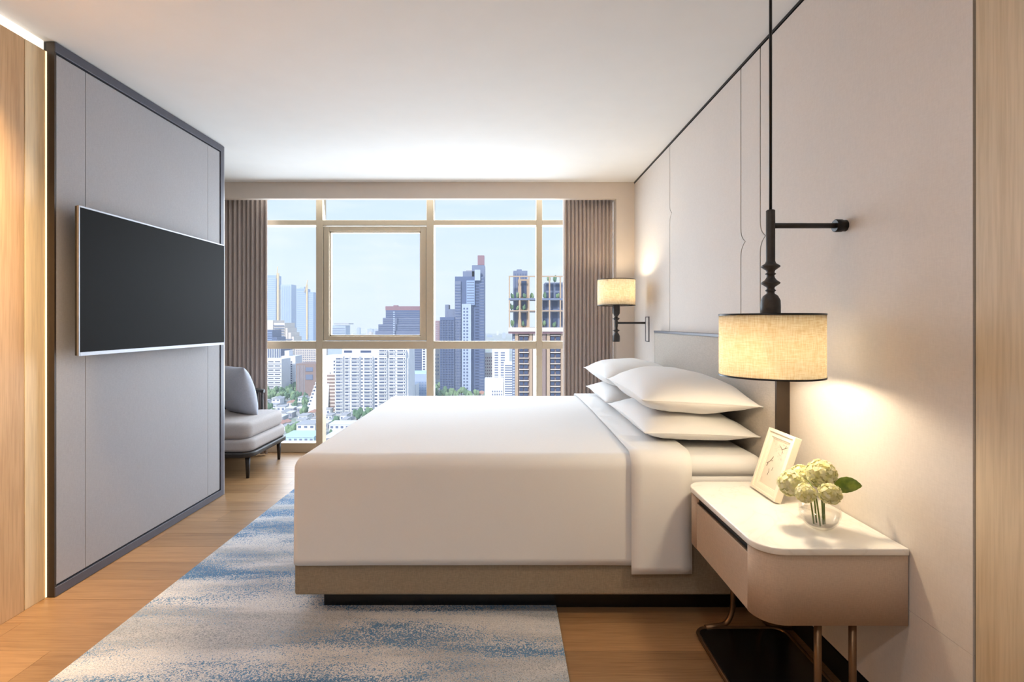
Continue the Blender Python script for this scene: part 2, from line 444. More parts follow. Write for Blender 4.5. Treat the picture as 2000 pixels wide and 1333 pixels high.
# window wall: header and piers
hb = struct('wall_back', MB().box(XL, XR, YW, YW+.06, 2.54, CEIL).box(1.07, XR+.01, YW, 5.40, 0, 2.54).box(XL, -3.05, YW, 5.40, 0, 2.54)
            .box(XL-.1, XR+.2, 5.395, 5.5, 2.68, CEIL+.1).box(1.07, XR+.2, 5.395, 5.5, -.1, CEIL).box(XL-.1, -3.05, 5.395, 5.5, -.1, CEIL)
            .box(XL-.1, XR+.2, 5.395, 5.5, -.12, .01),
            M['paint'], 0, 'beige window wall with curtain header and side pier')

# window
w1 = thing('window_1', 'floor to ceiling window with champagne aluminium frames', None, (-.9, 5.29, 0), kind='structure')
YF0, YF1, YG = 5.25, 5.36, 5.325
muls = [(-3.05, -2.98), (-1.953, -1.885), (-.819, -.745), (.305, .3675), (1.0, 1.072)]
for a_, b_ in muls: MB().box(a_, b_, YF0, YF1, 0, CEIL).build('mullion', M['champagne'], w1, .003)
rails = [(.0, .096), (1.062, 1.141), (2.3325, 2.385), (2.64, 2.70)]
for i in range(4):
    xa, xb = muls[i][1], muls[i+1][0]
    for z0, z1 in rails: MB().box(xa, xb, YF0, YF1, z0, z1).build('transom', M['champagne'], w1, .003)
    for (z0, z1) in ((.096, 1.062), (1.141, 2.3325), (2.385, 2.64)):
        if i == 1 and z0 > 1.1 and z0 < 2: continue
        MB().box(xa-.005, xb+.005, YG, YG+.008, z0-.005, z1+.005).build('pane', M['pane'], w1)
# opening sash in the second bay
xa, xb, z0, z1 = muls[1][1], muls[2][0], 1.141, 2.3325
sash = MB()
t_ = .062
sash.box(xa+.006, xa+t_, YF0+.015, YF1, z0+.006, z1-.012).box(xb-t_, xb-.006, YF0+.015, YF1, z0+.006, z1-.012)
sash.box(xa+t_, xb-t_, YF0+.015, YF1, z0+.006, z0+.052).box(xa+t_, xb-t_, YF0+.015, YF1, z1-.06, z1-.012)
so = sash.build('sash', M['champagne'], w1, .003)
bead = MB()
q = t_
for (a_, b_, c_, d_) in ((xa+q, xa+q+.012, z0+.052, z1-.06), (xb-q-.012, xb-q, z0+.052, z1-.06), (xa+q, xb-q, z0+.052, z0+.064), (xa+q, xb-q, z1-.072, z1-.06)):
    bead.box(a_, b_, YF0+.035, YG, c_, d_)
bead.build('glazing_bead', M['champagne'], so)
MB().box(xa+q-.005, xb-q+.005, YG, YG+.008, z0+.045, z1-.055).build('pane', M['pane'], so)

# ================================================================== TV PANEL
tp = thing('feature_panel', 'tall grey fabric wall panel in a dark metal frame behind the television', 'wall panel', (-2.21, 3.22, 0))
PY0, PY1, PX = 2.481, 3.965, -2.19
MB().box(XO-.019, PX-.012, PY0+.002, PY1-.004, .002, CEIL-.006).build('backing', M['black'], tp)
MB().box(XO+.0, PX, PY0, PY0+.010, .002, CEIL-.004).build('end_strip', M['dark_edge'], tp)
MB().box(PX-.03, PX+.004, PY0+.0005, PY1, .002, .048).build('frame_bar', M['dark_frame'], tp, .002)
MB().box(PX-.03, PX+.004, PY0+.0005, PY1, CEIL-.052, CEIL-.004).build('frame_bar', M['dark_frame'], tp, .002)
MB().box(PX-.03, PX+.004, PY1-.045, PY1, .048, CEIL-.052).build('frame_bar', M['dark_frame'], tp, .002)
MB().box(XO-.17, PX+.002, PY1, PY1+.010, .002, CEIL-.004).build('edge_trim', M['silver'], tp, .001)
for a_, b_ in ((PY0+.0105, 2.663), (2.665, 3.755), (3.757, PY1-.055)):
    MB().box(PX-.012, PX, a_, b_, .058, CEIL-.062).build('fabric_panel', M['grey_vinyl'], tp, .001, 1)

tv = thing('television', 'large black flat television with silver rim on the grey panel', 'television', (-2.12, 3.166, 1.169))
TX, TY0, TY1, TZ0, TZ1 = -2.10, 2.515, 3.817, 1.169, 1.911
MB().box(TX-.022, TX-.004, TY0+.002, TY1-.002, TZ0+.002, TZ1-.002).build('housing', M['tv_back'], tv, .002)
MB().box(TX-.06, TX-.022, TY0+.25, TY1-.25, TZ0+.1, TZ1-.2).build('back_cover', M['tv_back'], tv, .01)
MB().box(PX-.001, TX-.06, 3.0, 3.33, 1.42, 1.68).build('wall_bracket', M['black_metal'], tv, .003)
MB().box(TX-.006, TX-.001, TY0+.008, TY1-.008, TZ0+.018, TZ1-.008).build('screen', M['screen'], tv)
bz = MB()
bz.box(TX-.010, TX, TY0, TY0+.006, TZ0, TZ1).box(TX-.010, TX, TY1-.006, TY1, TZ0, TZ1).box(TX-.010, TX, TY0+.008, TY1-.008, TZ1-.008, TZ1).box(TX-.010, TX, TY0+.008, TY1-.008, TZ0, TZ0+.018)
bz.build('bezel', plain('tv_rim', srgb(146, 146, 150), .4, .8, .03), tv)

# ================================================================== CURTAINS
def curtain(x0, x1, yc, z0, z1, label, period=.0385, amp=.019):
    n = int((x1-x0)/period*12)
    rows = 14; v = []; f = []
    for j in range(rows+1):
        z = z0+(z1-z0)*j/rows; t = j/rows
        for i in range(n+1):
            u = i/n; x = x0+(x1-x0)*u
            ph = 2*PI*(x-x0)/period
            wob = .25*math.sin(u*9+t*2.2)+.15*math.sin(u*23)
            a = amp*(1+.12*math.sin(u*17+1))
            yy = yc+amp-2*a*abs(math.sin(.5*ph+wob*(1-t)*.35))**.75
            xx = x
            v.append((xx, yy, z))
    for j in range(rows):
        for i in range(n): a = j*(n+1)+i; f.append((a, a+1, a+n+2, a+n+1))
    root = thing('curtain', label, 'curtain', ((x0+x1)/2, yc, z0), 'floor length curtains at the window')
    mb = MB().add(v, f, True); o = mb.build('drape', M['curtain'], root)
    s = o.modifiers.new('thick', 'SOLIDIFY'); s.thickness = .004
    MB().box(x0-.02, x1+.02 if x1 < 1 else 1.069, yc-.012, yc+.012, z1, z1+.03).build('track', M['silver'], root)
    return root
curtain(.565, 1.066, 5.11, .012, 2.60, 'pleated taupe curtain hanging beside the swing arm wall lamp')
curtain(-3.02, -2.40, 5.15, .012, 2.60, 'pleated taupe curtain hanging behind the armchair', .045, .021)

# ================================================================== RUG
rug = MB().prism(rrect(-1.69, .234, .9, 4.38, .004, 2), 'z', .001, .010).build('area_rug', M['rug'], None, .003)
tag(rug, 'mottled blue and cream area rug under the foot of the bed', 'rug')

# ================================================================== BED
bed = thing('bed', 'taupe upholstered platform bed on a black plinth', 'bed', (.1, 3.25, .004))
BX0, BX1, BY0, BY1 = -.957, 1.185, 2.30, 4.22
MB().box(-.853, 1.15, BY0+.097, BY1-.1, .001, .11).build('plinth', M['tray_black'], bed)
MB().box(BX0+.002, BX1, BY0+.004, BY1-.004, .105, .39).build('bed_base', M['bed_fabric'], bed, .012, 3)
hd = thing('headboard', 'grey upholstered headboard with dark metal rail on the beige bed wall', 'headboard', (1.22, 3.18, .105))
MB().box(1.191, XR, 2.26, 4.11, .105, 1.255).build('padded_panel', M['head_fabric'], hd, .006, 3)
MB().box(1.186, XR-.001, 2.247, 2.262, .105, 1.268).build('end_cap', M['dark_edge'], hd, .001)
MB().box(1.186, XR-.001, 2.262, 4.12, 1.252, 1.268).build('top_rail', M['dark_frame'], hd, .001)
MB().box(1.1905, XR-.001, 4.108, 4.118, .105, 1.252).build('end_cap', M['head_fabric'], hd, .001)

def rounded_slab(x0, x1, y0, y1, z0, z1, r, rc, top_inset=True):
    """soft slab: rounded plan corners rc and rounded top and bottom edges r"""
    mb = MB(); rings = []
    prof = []
    for k in range(7): a = .5*PI*k/6; prof.append((r-r*math.sin(a), z0+r-r*math.cos(a)))
    for k in range(7): a = .5*PI*k/6; prof.append((r-r*math.cos(a), z1-r+r*math.sin(a)))
    n = None; v = []; f = []
    for d, z in prof:
        p = rrect(x0+d, x1-d, y0+d, y1-d, max(rc-d, .004), 8); n = len(p)
        v += [(q[0], q[1], z) for q in p]
    for k in range(len(prof)-1):
        for i in range(n): j = (i+1) % n; f.append((k*n+i, k*n+j, (k+1)*n+j, (k+1)*n+i))
    mb.add(v, f, True)
    mb.f.append(list(range(n))[::-1]); mb.sm.append(False)
    mb.f.append([(len(prof)-1)*n+i for i in range(n)]); mb.sm.append(True)
    return mb
mat_root = thing('mattress', 'thick white mattress with a soft fitted topper on the bed base', 'mattress', (.12, 3.26, .385))
rounded_slab(BX0+.03, 1.182, BY0+.035, BY1-.035, .385, .635, .025, .05).build('body', M['linen_white'], mat_root)
rounded_slab(BX0+.03, 1.184, BY0+.025, BY1-.03, .622, .722, .047, .06).build('topper', M['linen_white'], mat_root)

def drape(x0, x1, y0, y1, zt, zb, r, rc, flare, cuts, seed, thick, wav=.004, crown=.012):
    """cloth laid over the bed: rings from the centre out, over the edge and down; cut open at planes x = c"""
    prof = []
    cx, cy = (x0+x1)/2, (y0+y1)/2
    half = min(x1-x0, y1-y0)/2
    for k in range(13): prof.append((half-.0001-(half-.0001-r)*k/12, zt+crown*(1-(k/12)**2)))
    for k in range(1, 9): a = .5*PI*k/8; prof.append((r-r*math.sin(a), zt-r+r*math.cos(a)))
    nz = 14
    for k in range(1, nz+1): prof.append((-flare*(k/nz), zt-r-(zt-r-zb)*k/nz))
    v = []; f = []; seg = 8; n = None
    for kk, (d, z) in enumerate(prof):
        rcd = max(rc-d, .003)
        p = rrect(x0+d, x1-d, y0+d, y1-d, rcd, seg)
        # subdivide long sides
        q = []
        for i in range(len(p)):
            a, b = Vector(p[i]), Vector(p[(i+1) % len(p)])
            m = 24 if i % (seg+1) == seg else 1
            for s in range(m): q.append(a.lerp(b, s/m))
        n = len(q); down = max(0, (zt-r-z)/(zt-r-zb))
        for p2 in q:
            nv = noise.noise(Vector((p2.x*2.2, p2.y*2.2, seed)))
            nh = noise.noise(Vector((p2.x*3.1+9, p2.y*3.1, seed+z*.6)))
            zz = z+nv*.004*(1-down)+down*noise.noise(Vector((p2.x*1.6, p2.y*1.6, seed+5)))*.006
            dx = nh*wav*(down**1.0)
            c = Vector((p2.x-cx, p2.y-cy)); 
            out = Vector((0, 0))
            if abs(p2.y-y0) < .12: out = Vector((0, -1))
            elif abs(p2.y-y1) < .12: out = Vector((0, 1))
            elif abs(p2.x-x0) < .12: out = Vector((-1, 0))
            v.append((p2.x+out.x*dx, p2.y+out.y*dx, zz))
    for k in range(len(prof)-1):
        for i in range(n): j = (i+1) % n; f.append((k*n+i, k*n+j, (k+1)*n+j, (k+1)*n+i))
    bm = bmesh.new()
    bv = [bm.verts.new(p) for p in v]
    for q in f: bm.faces.new([bv[i] for i in q])
    bmesh.ops.remove_doubles(bm, verts=[bv[i] for i in range(n)], dist=.012)
    for (px, nx) in cuts:
        bmesh.ops.bisect_plane(bm, geom=bm.verts[:]+bm.edges[:]+bm.faces[:], plane_co=(px, 0, 0), plane_no=(nx, 0, 0), clear_outer=True)
    bmesh.ops.recalc_face_normals(bm, faces=bm.faces)
    up = max(bm.faces, key=lambda q: q.calc_center_median().z)
    if up.normal.z < 0: bmesh.ops.reverse_faces(bm, faces=bm.faces)
    me = bpy.data.meshes.new('cloth'); bm.to_mesh(me); bm.free()
    for p in me.polygons: p.use_smooth = True
    return me
from mathutils.bvhtree import BVHTree
def tree_of(o):
    return BVHTree.FromPolygons([o.matrix_basis @ v.co for v in o.data.vertices], [tuple(p.vertices) for p in o.data.polygons])
def settle(mb, supports):
    out = []
    for p in mb.v:
        z = p[2]
        for bt, lift in supports:
            h = bt.ray_cast(Vector((p[0], p[1], 1.5)), Vector((0, 0, -1)))[0]
            if h is not None: z = max(z, h.z+lift)
        out.append((min(p[0], 1.189), p[1], z))
    mb.v = out
def cloth(name, me, label, cat, thick):
    o = bpy.data.objects.new(name, me); COL.objects.link(o); me.materials.append(M['linen_white'])
    s = o.modifiers.new('thick', 'SOLIDIFY'); s.thickness = thick; s.offset = 1
    return tag(o, label, cat)
cloth('duvet', drape(BX0+.004, 2.2, BY0+.002, BY1-.002, .730, .247, .060, .022, .004, [(.815, 1)], 2, .012),
      'smooth white duvet draped over the bed to the base', 'duvet', .006)
sheet_o = cloth('bed_sheet', drape(-1.6, 2.2, BY0-.018, BY1+.018, .749, .217, .066, .022, .006, [(.825, 1), (.556, -1)], 8, .01, .006),
      'white sheet band turned back over the duvet below the pillows', 'sheet', .006)

def pillow(name, c, lx, ly, H, label, on, tilt=0, seed=0, yaw=0, roll=0):
    N = 36; v = []; f = []
    def top(u, w, s):
        e = (max(0, 1-abs(u)**2.6)*max(0, 1-abs(w)**2.6))
        h = e**.62
        # edges bow inwards between the pointed corners
        bx = 1-.055*(1-w*w)*abs(u)**3*0-.06*(1-abs(w)**2)*(abs(u)**4)
        by = 1-.045*(1-abs(u)**2)*(abs(w)**4)
        x = u*lx/2*bx; y_ = w*ly/2*by
        nz = noise.noise(Vector((u*2.4+seed, w*2.4, s*3.3)))*.010*e**.3
        wr = noise.noise(Vector((u*7+seed, w*5.5, s*7.1)))*.004*(1-e)*min(1, e*5)
        return (x, y_, s*(H*(.56 if s > 0 else .44))*h+nz+wr)
    us = [math.sin(.5*PI*(-1+2*i/N)) for i in range(N+1)]
    mb = MB()
    for s in (1, -1):
        v = []; f = []
        for i in range(N+1):
            for j in range(N+1): v.append(top(us[i], us[j], s))
        for i in range(N):
            for j in range(N): a = i*(N+1)+j; f.append((a, a+1, a+N+2, a+N+1) if s > 0 else (a, a+N+1, a+N+2, a+1))
        mb.add(v, f, True)
    mb.xform(Matrix.Translation(c) @ Matrix.Rotation(yaw, 4, 'Z') @ Matrix.Rotation(tilt, 4, 'Y') @ Matrix.Rotation(roll, 4, 'X'))
    settle(mb, on)
    o = mb.build(name, M['linen_white'], None)
    bm = bmesh.new(); bm.from_mesh(o.data); bmesh.ops.remove_doubles(bm, verts=bm.verts, dist=.0004)
    bmesh.ops.recalc_face_normals(bm, faces=bm.faces); bm.to_mesh(o.data); bm.free()
    for p in o.data.polygons: p.use_smooth = True
    tag(o, label, 'pillow', 'white bed pillows')
    ring = []
    for side in range(4):
        for i in range(24):
            q = -1+2*i/24
            u, w = ((q, -1), (1, q), (-q, 1), (-1, -q))[side]
            ring.append(top(u, w, 1))
    X = Matrix.Translation(c) @ Matrix.Rotation(yaw, 4, 'Z') @ Matrix.Rotation(tilt, 4, 'Y') @ Matrix.Rotation(roll, 4, 'X')
    sm = MB().tube([tuple(X @ Vector(p)) for p in ring], .0028, 6, True); settle(sm, []); sm.build('seam', M['linen_white'], o)
    return o
SHEET = [(tree_of(sheet_o), .0075)]
def lying(o): return [(BVHTree.FromPolygons([o.location+v.co for v in o.data.vertices], [tuple(p.vertices) for p in o.data.polygons]), .0005)]
p1 = pillow('pillow', (.917, 2.83, .808), .54, .88, .165, 'plump white pillow lying under another beside the marble nightstand', SHEET, R(2), 1)
pillow('pillow', (.914, 2.82, .960), .55, .92, .215, 'plump white pillow on top of the stack beside the marble nightstand', lying(p1), R(3), 2, R(-1))
p2 = pillow('pillow', (.917, 3.74, .808), .54, .84, .165, 'white pillow lying under another at the window side of the bed', SHEET, R(2), 3)
pillow('pillow', (.912, 3.74, .955), .55, .86, .20, 'white pillow on top of the stack at the window side of the bed', lying(p2), R(3), 4, R(1))

# ================================================================== NIGHTSTAND
NX0, NX1, NY0, NY1 = .785, XR-.003, 1.58, 2.245
ng = thing('nightstand', 'marble topped nightstand with rounded taupe body, drawer and bronze legs', 'nightstand', (1.01, 1.93, 0))
rad = (.085, .004, .004, .085)
MB().prism(rrect(NX0-.004, NX1, NY0-.004, NY1, rad, 14), 'z', .615, .637, True).build('marble_top', M['marble'], ng, .004, 3)
# body outline with a shallow bay for the drawer
DY0, DY1 = 1.668, 2.116
out = rrect(NX0, NX1, NY0, NY1-.004, rad, 14)
out = out[:0]+out
bay = [(NX0, DY1), (NX0+.05, DY1), (NX0+.05, DY0), (NX0, DY0)]
# outline runs corner x0y0 -> x1y0 -> x1y1 -> x0y1, so the bay closes it along x0
MB().prism(out+bay, 'z', .398, .6155, True).build('body', M['night_fabric'], ng)
dr = MB().box(NX0+.0005, NX0+.049, DY0+.0015, DY1-.0015, .398, .585).build('drawer', M['night_fabric'], ng, .002)
MB().box(NX0+.012, NX0+.051, DY0-.0005, DY1+.0005, .586, .6152).build('finger_slot', M['black'], ng)
MB().box(NX0+.003, NX0+.010, DY0+.002, DY1-.002, .5855, .590).build('drawer_lip', M['bronze'], dr)
# base tray with rim and bent tube legs
TXa, TXb, TYa, TYb = .808, 1.185, 1.60, 2.20
MB().prism(rrect(TXa, TXb, TYa, TYb, .05, 6), 'z', .002, .022, True).build('base_tray', M['tray_black'], ng)
MB().tube([(p[0], p[1], .020) for p in rrect(TXa, TXb, TYa, TYb, .05, 6)], .008, 8, True).build('tray_rim', M['bronze'], ng)
def leg(x, y, d, yd):
    pts = [(x, y, .40), (x, y, .12)]
    for k in range(1, 9):
        a = .5*PI*k/8; pts.append((x+d*.055*(1-math.cos(a)), y+yd*.4*(1-math.cos(a)), .12-.098*math.sin(a)))
    pts.append((x+d*.13, y+yd, .022))
    MB().tube(pts, .0112, 12).build('leg', M['bronze'], ng)
leg(.985, 2.225, -1, -.025); leg(1.095, 2.225, 1, -.025); leg(.985, 1.62, -1, -.02); leg(1.095, 1.62, 1, -.02)

# picture frame
def framexf():
    # local: x = width (towards the lens), y = out of the picture, z = up the picture
    bl = Vector((1.027, 2.161, .6452)); ux = Vector((0, -1, 0)); up = Vector((.082, 0, .248)).normalized(); n = ux.cross(up)
    if n.x > 0: n = -n
    Mx = Matrix((( ux.x, n.x, up.x, bl.x), (ux.y, n.y, up.y, bl.y), (ux.z, n.z, up.z, bl.z), (0, 0, 0, 1)))
    return Mx
FM = framexf(); FW, FH = .198, .261
pf = thing('picture_frame', 'cream tabletop picture frame leaning back with a pale ink print', 'picture frame', (1.06, 2.06, .6372))
fr = MB()
def fbar(a, b, c, d, y0, y1): fr.box(a, b, y0, y1, c, d)
for (w0, w1, d1) in ((0, .012, 0), (.012, .030, -.006), (.030, .036, -.010)):
    fr.box(w0, w1, -.024, d1, w0, FH-w0).box(FW-w1, FW-w0, -.024, d1, w0, FH-w0)
    fr.box(w1, FW-w1, -.024, d1, w0, w1).box(w1, FW-w1, -.024, d1, FH-w1, FH-w0)
fr.xform(FM).build('moulding', M['frame_white'], pf, .0012)
MB().box(.034, FW-.034, -.020, -.0125, .034, FH-.034).xform(FM).build('print', M['art'], pf)
MB().box(.0, FW, -.026, -.0241, 0, FH).xform(FM).build('back_board', M['frame_white'], pf)
br = MB()      # a sprig drawn in ink on the print
def twig(pts, r): br.tube([(p[0], -.0122, p[1]) for p in pts], r, 5)
twig([(.045, .12), (.06, .128), (.072, .142), (.078, .155)], .0011); twig([(.05, .108), (.055, .122)], .0013); twig([(.066, .135), (.082, .138)], .0008)
twig([(.10, .205), (.12, .196), (.135, .203), (.152, .212)], .001); twig([(.118, .196), (.128, .185)], .0008); twig([(.135, .203), (.14, .215)], .0008)
twig([(.075, .075), (.078, .09), (.074, .103)], .001); twig([(.095, .10), (.098, .115)], .0008)
o = br.xform(FM).build('ink_drawing', plain('ink', srgb(110, 96, 84), .8), pf); o['kind'] = 'stuff'
MB().tube([(1.105, 2.06, .80), (1.168, 2.06, .6390)], .004, 6).build('easel_strut', M['frame_white'], pf)

# vase and flowers
VC = (1.062, 1.736, .638)
vz = thing('glass_vase', 'small clear round glass vase holding cream flowers on the nightstand', 'vase', VC)
prof = [(.026, 0), (.040, .008), (.056, .026), (.064, .050), (.063, .070), (.055, .092), (.046, .108), (.042, .118), (.046, .126),
        (.0445, .126), (.040, .118), (.0435, .108), (.0525, .092), (.060, .070), (.061, .050), (.053, .028), (.037, .012), (.002, .009)]
MB().lathe(prof, VC, 40, cap=False).lathe([(.0005, 0), (.026, 0)], VC, 40, cap=False).build('glass', M['vase'], vz)
MB().lathe([(.001, .0095), (.036, .0135), (.052, .029), (.0598, .05), (.0598, .056), (.001, .056)], VC, 40, cap=False).build('water', M['vase'], vz)
def flower(loc, r, base, label, leaf=None, n=120, seed=0):
    rg = random.Random(seed)
    root = thing('cut_flower', label, 'flower', base, 'cream flowers in the glass vase')
    mb = MB(); c = Vector(loc)
    for i in range(n):
        z = 1-2*(i+.5)/n; a = i*2.39996; d = Vector((math.sqrt(1-z*z)*math.cos(a), math.sqrt(1-z*z)*math.sin(a), z))
        d = (d+Vector((rg.uniform(-.1, .1), rg.uniform(-.1, .1), rg.uniform(-.1, .1)))).normalized()
        t1 = d.orthogonal().normalized(); t1 = (Matrix.Rotation(rg.uniform(0, 6.3), 3, d) @ t1); t2 = d.cross(t1)
        rr = r*rg.uniform(.82, 1.02); s = r*rg.uniform(.26, .36); p = c+d*rr
        q = [c+d*rr*.55, p+t1*s*.75-d*s*.15, p+t1*s*.5+t2*s*.6+d*s*.12, p+t2*s*.85+d*s*.02, p-t1*s*.5+t2*s*.5+d*s*.15, p-t1*s*.75, p-t2*s*.5+d*s*.2, p+d*s*.05]
        mb.add(q, [(0, 1, 7), (7, 1, 2), (7, 2, 3), (7, 3, 4), (7, 4, 5), (7, 5, 6), (7, 6, 1), (0, 5, 7)], True)
    mb.lathe([(.001, -r*.6), (r*.6, -r*.3), (r*.7, 0), (r*.5, r*.45), (.001, r*.6)], c, 10, cap=False)
    mb.build('bloom', M['petal'], root)
    b = Vector(base); d2 = Vector((c.x-VC[0], c.y-VC[1], 0)); d2 = d2.normalized()*min(.032, d2.length)
    nk = Vector((VC[0], VC[1], VC[2]+.128))+d2; path = []
    top_ = nk+Vector((0, 0, .018))
    for i in range(13):
        u = i/12; q = [b, b.lerp(nk, .55), nk, top_, c]
        while len(q) > 1: q = [q[j].lerp(q[j+1], u) for j in range(len(q)-1)]
        path.append(q[0])
    MB().tube(path, .0030, 6).build('stem', M['stem'], root)
    if leaf:
        a, b2, w = Vector(leaf[0]), Vector(leaf[1]), leaf[2]
        v = []; f = []; N = 12; side = (b2-a).cross(Vector((.0, 1, .15))).normalized()
        for i in range(N+1):
            u = i/N; h = w*math.sin(PI*u**.75)**.8*(1-.15*u)+(.0012 if i % 2 else 0)
            p = a.lerp(b2, u)+Vector((0, -.012, .008))*math.sin(PI*u)
            v += [p+side*h+Vector((0, -.006, 0)), p, p-side*h+Vector((0, -.006, 0))]
        for i in range(N):
            for j in range(2): q = i*3+j; f.append((q, q+1, q+4, q+3))
        lf = MB().add(v, f, True).build('leaf', M['leaf'], root); s = lf.modifiers.new('t', 'SOLIDIFY'); s.thickness = .0008
        MB().tube([path[9], a], .0014, 5).build('leaf_stalk', M['stem'], root)
    return root
flower((1.070, 1.740, .820), .046, (1.074, 1.735, .650), 'tall cream bloom with a broad green leaf in the glass vase', ((1.098, 1.735, .782), (1.188, 1.715, .788), .030), 150, 1)
flower((.974, 1.752, .784), .043, (1.045, 1.74, .650), 'cream bloom leaning towards the picture frame from the vase', None, 140, 2)
flower((.977, 1.672, .776), .031, (1.055, 1.72, .650), 'small greenish bloom low at the rim of the vase between the others', None, 90, 3)
flower((1.046, 1.656, .780), .034, (1.082, 1.74, .650), 'cream bloom hanging under the green leaf at the vase rim', None, 90, 4)
flower((1.056, 1.834, .790), .034, (1.060, 1.75, .650), 'cream bloom at the back of the bunch in the vase', None, 90, 5)

# ================================================================== LAMPS
LX, LY = .970, 1.880
pl = thing('pendant_lamp', 'pendant lamp with linen drum shade on a turned dark stem over the nightstand', 'lamp', (LX, LY, 1.137), 'lit linen lamps beside the bed')
c0 = (LX, LY, 0)
sr = .176
def drum(root, cx, cy, z0, z1, r):
    sh = MB().lathe([(r, z0), (r, z1), (r-.003, z1), (r-.003, z0), (r, z0)], (cx, cy, 0), 64, cap=False).build('shade', M['shade'], root)
    for z in (z0, z1):
        MB().lathe([(r+.0015, z-.003), (r+.0015, z+.003), (r-.005, z+.003), (r-.005, z-.003), (r+.0015, z-.003)], (cx, cy, 0), 64, cap=False).build('shade_rim', M['black_metal'], sh)
    return sh
drum(pl, LX, LY, 1.14, 1.363, sr)
MB().lathe([(.0, 1.352), (sr-.004, 1.352), (sr-.004, 1.358), (.0, 1.358)], c0, 48, cap=False).build('shade_lid', M['white_cap'], pl)
MB().lathe([(.0335, 1.36), (.034, 1.39), (.033, 1.415), (.025, 1.432), (.014, 1.440), (.013, 1.447), (.018, 1.450), (.018, 1.453), (.013, 1.457),
            (.014, 1.464), (.031, 1.476), (.033, 1.479), (.031, 1.482), (.020, 1.490), (.014, 1.500), (.013, 1.508), (.018, 1.511), (.018, 1.514), (.013, 1.518),
            (.016, 1.526), (.031, 1.537), (.033, 1.540), (.031, 1.543), (.019, 1.551), (.0155, 1.560), (.0155, 1.745), (.012, 1.748)], c0, 32).build('turned_stem', M['lamp_dark'], pl)
MB().lathe([(.0052, 1.74), (.0052, CEIL-.001)], c0, 14).build('hanging_rod', M['black_metal'], pl)
MB().lathe([(.03, CEIL-.03), (.03, CEIL-.0005)], c0, 24).build('ceiling_rose', M['black_metal'], pl)
MB().lathe([(.0098, 0), (.0098, XR-LX-.012)], (LX, LY, 1.690), 16, 'x').build('arm', M['lamp_dark'], pl)
wm = MB().lathe([(.021, -.040), (.0235, -.037), (.0235, -.016), (.021, -.013), (.021, 0)], (XR, LY, 1.690), 24, 'x').build('wall_mount', M['black_metal'], pl)
MB().lathe([(.0005, 1.20), (.022, 1.206), (.032, 1.228), (.030, 1.252), (.016, 1.285), (.014, 1.352)], c0, 20, cap=False).build('bulb', bulb_led('bulb_glow', 4.0), pl)
point('lamp_glow', 11.0, (LX, LY, 1.197), WARM, .045, pl)

FX, FY = .968, 4.51
sl = thing('wall_lamp', 'swing arm wall lamp with linen drum shade in front of the curtain', 'lamp', (FX, FY, 1.164), 'lit linen lamps beside the bed')
c1 = (FX, FY, 0)
drum(sl, FX, FY, 1.484, 1.709, .164)
MB().lathe([(.0, 1.490), (.159, 1.490), (.159, 1.494), (.0, 1.494)], c1, 48, cap=False).build('shade_floor', M['white_cap'], sl)
MB().lathe([(.030, 1.164), (.032, 1.185), (.031, 1.215), (.022, 1.235), (.013, 1.245), (.014, 1.253), (.030, 1.262), (.030, 1.265), (.014, 1.273), (.011, 1.285),
            (.014, 1.300), (.015, 1.34), (.013, 1.352), (.030, 1.366), (.030, 1.369), (.013, 1.380), (.013, 1.388), (.022, 1.398), (.031, 1.415), (.032, 1.45), (.030, 1.495)], c1, 28).build('turned_stem', M['lamp_dark'], sl)
MB().lathe([(.0095, 0), (.0095, XR-FX-.02)], (FX, FY, 1.330), 14, 'x').build('arm', M['lamp_dark'], sl)
pm = MB()
for (a_, b_, c_, d_) in ((FY-.055, FY-.048, 1.165, 1.385), (FY+.048, FY+.055, 1.165, 1.385), (FY-.048, FY+.048, 1.165, 1.172), (FY-.048, FY+.048, 1.378, 1.385)):
    pm.box(XR-.008, XR+.001, a_, b_, c_, d_)
pm.build('wall_frame', M['dark_frame'], sl)
MB().box(XR-.004, XR+.001, FY-.048, FY+.048, 1.172, 1.378).build('wall_plate', M['vinyl'], sl)
MB().lathe([(.001, 1.625), (.020, 1.618), (.030, 1.595), (.026, 1.565), (.014, 1.54), (.014, 1.494)], c1, 20, cap=False).build('bulb', bulb_led('bulb_glow_far', 4.0), sl)
point('wall_lamp_glow', 8.0, (FX, FY, 1.645), WARM, .035, sl)

# ceiling lights out of view, added to brighten the room
def unseen_downlight(x, y, e, label, color=NEUT, spot=150):
    d = thing('unseen_downlight', label, 'unseen_downlight', (x, y, CEIL-.012), 'added unseen ceiling lights')
    MB().lathe([(.075, CEIL-.004), (.075, CEIL), (.058, CEIL), (.055, CEIL-.006), (.075, CEIL-.004)], (x, y, 0), 32, cap=False).build('trim_ring', M['white_cap'], d)
    MB().lathe([(.0, CEIL-.002), (.056, CEIL-.002)], (x, y, 0), 24, cap=False).build('diffuser', emit('unseen_downlight_glow', color+(1,), 6), d)
    l = bpy.data.lights.new('unseen_downlight_beam', 'SPOT'); l.energy = e; l.color = color; l.spot_size = R(spot); l.spot_blend = .8; l.shadow_soft_size = .06
    o = bpy.data.objects.new('unseen_downlight_beam', l); COL.objects.link(o); o.parent = d; o.location = (0, 0, -.005)
for x, y, e in ((-1.2, 1.15, 10), (.2, 1.15, 11), (-1.2, -.4, 34), (.2, -.4, 34), (-.5, -1.6, 34)):
    unseen_downlight(x, y, e, 'unseen round fill light added in the ceiling of the entrance end')
unseen_downlight(-3.1, 3.2, 40, 'unseen round ceiling light added above the sitting corner behind the partition')
ww = thing('added_washer', 'unseen linear light added in the ceiling to brighten the oak wall', 'light strip', (XO+.32, 1.76, CEIL-.008))  # fitting and lamp out of view, added for a warm glow on the oak
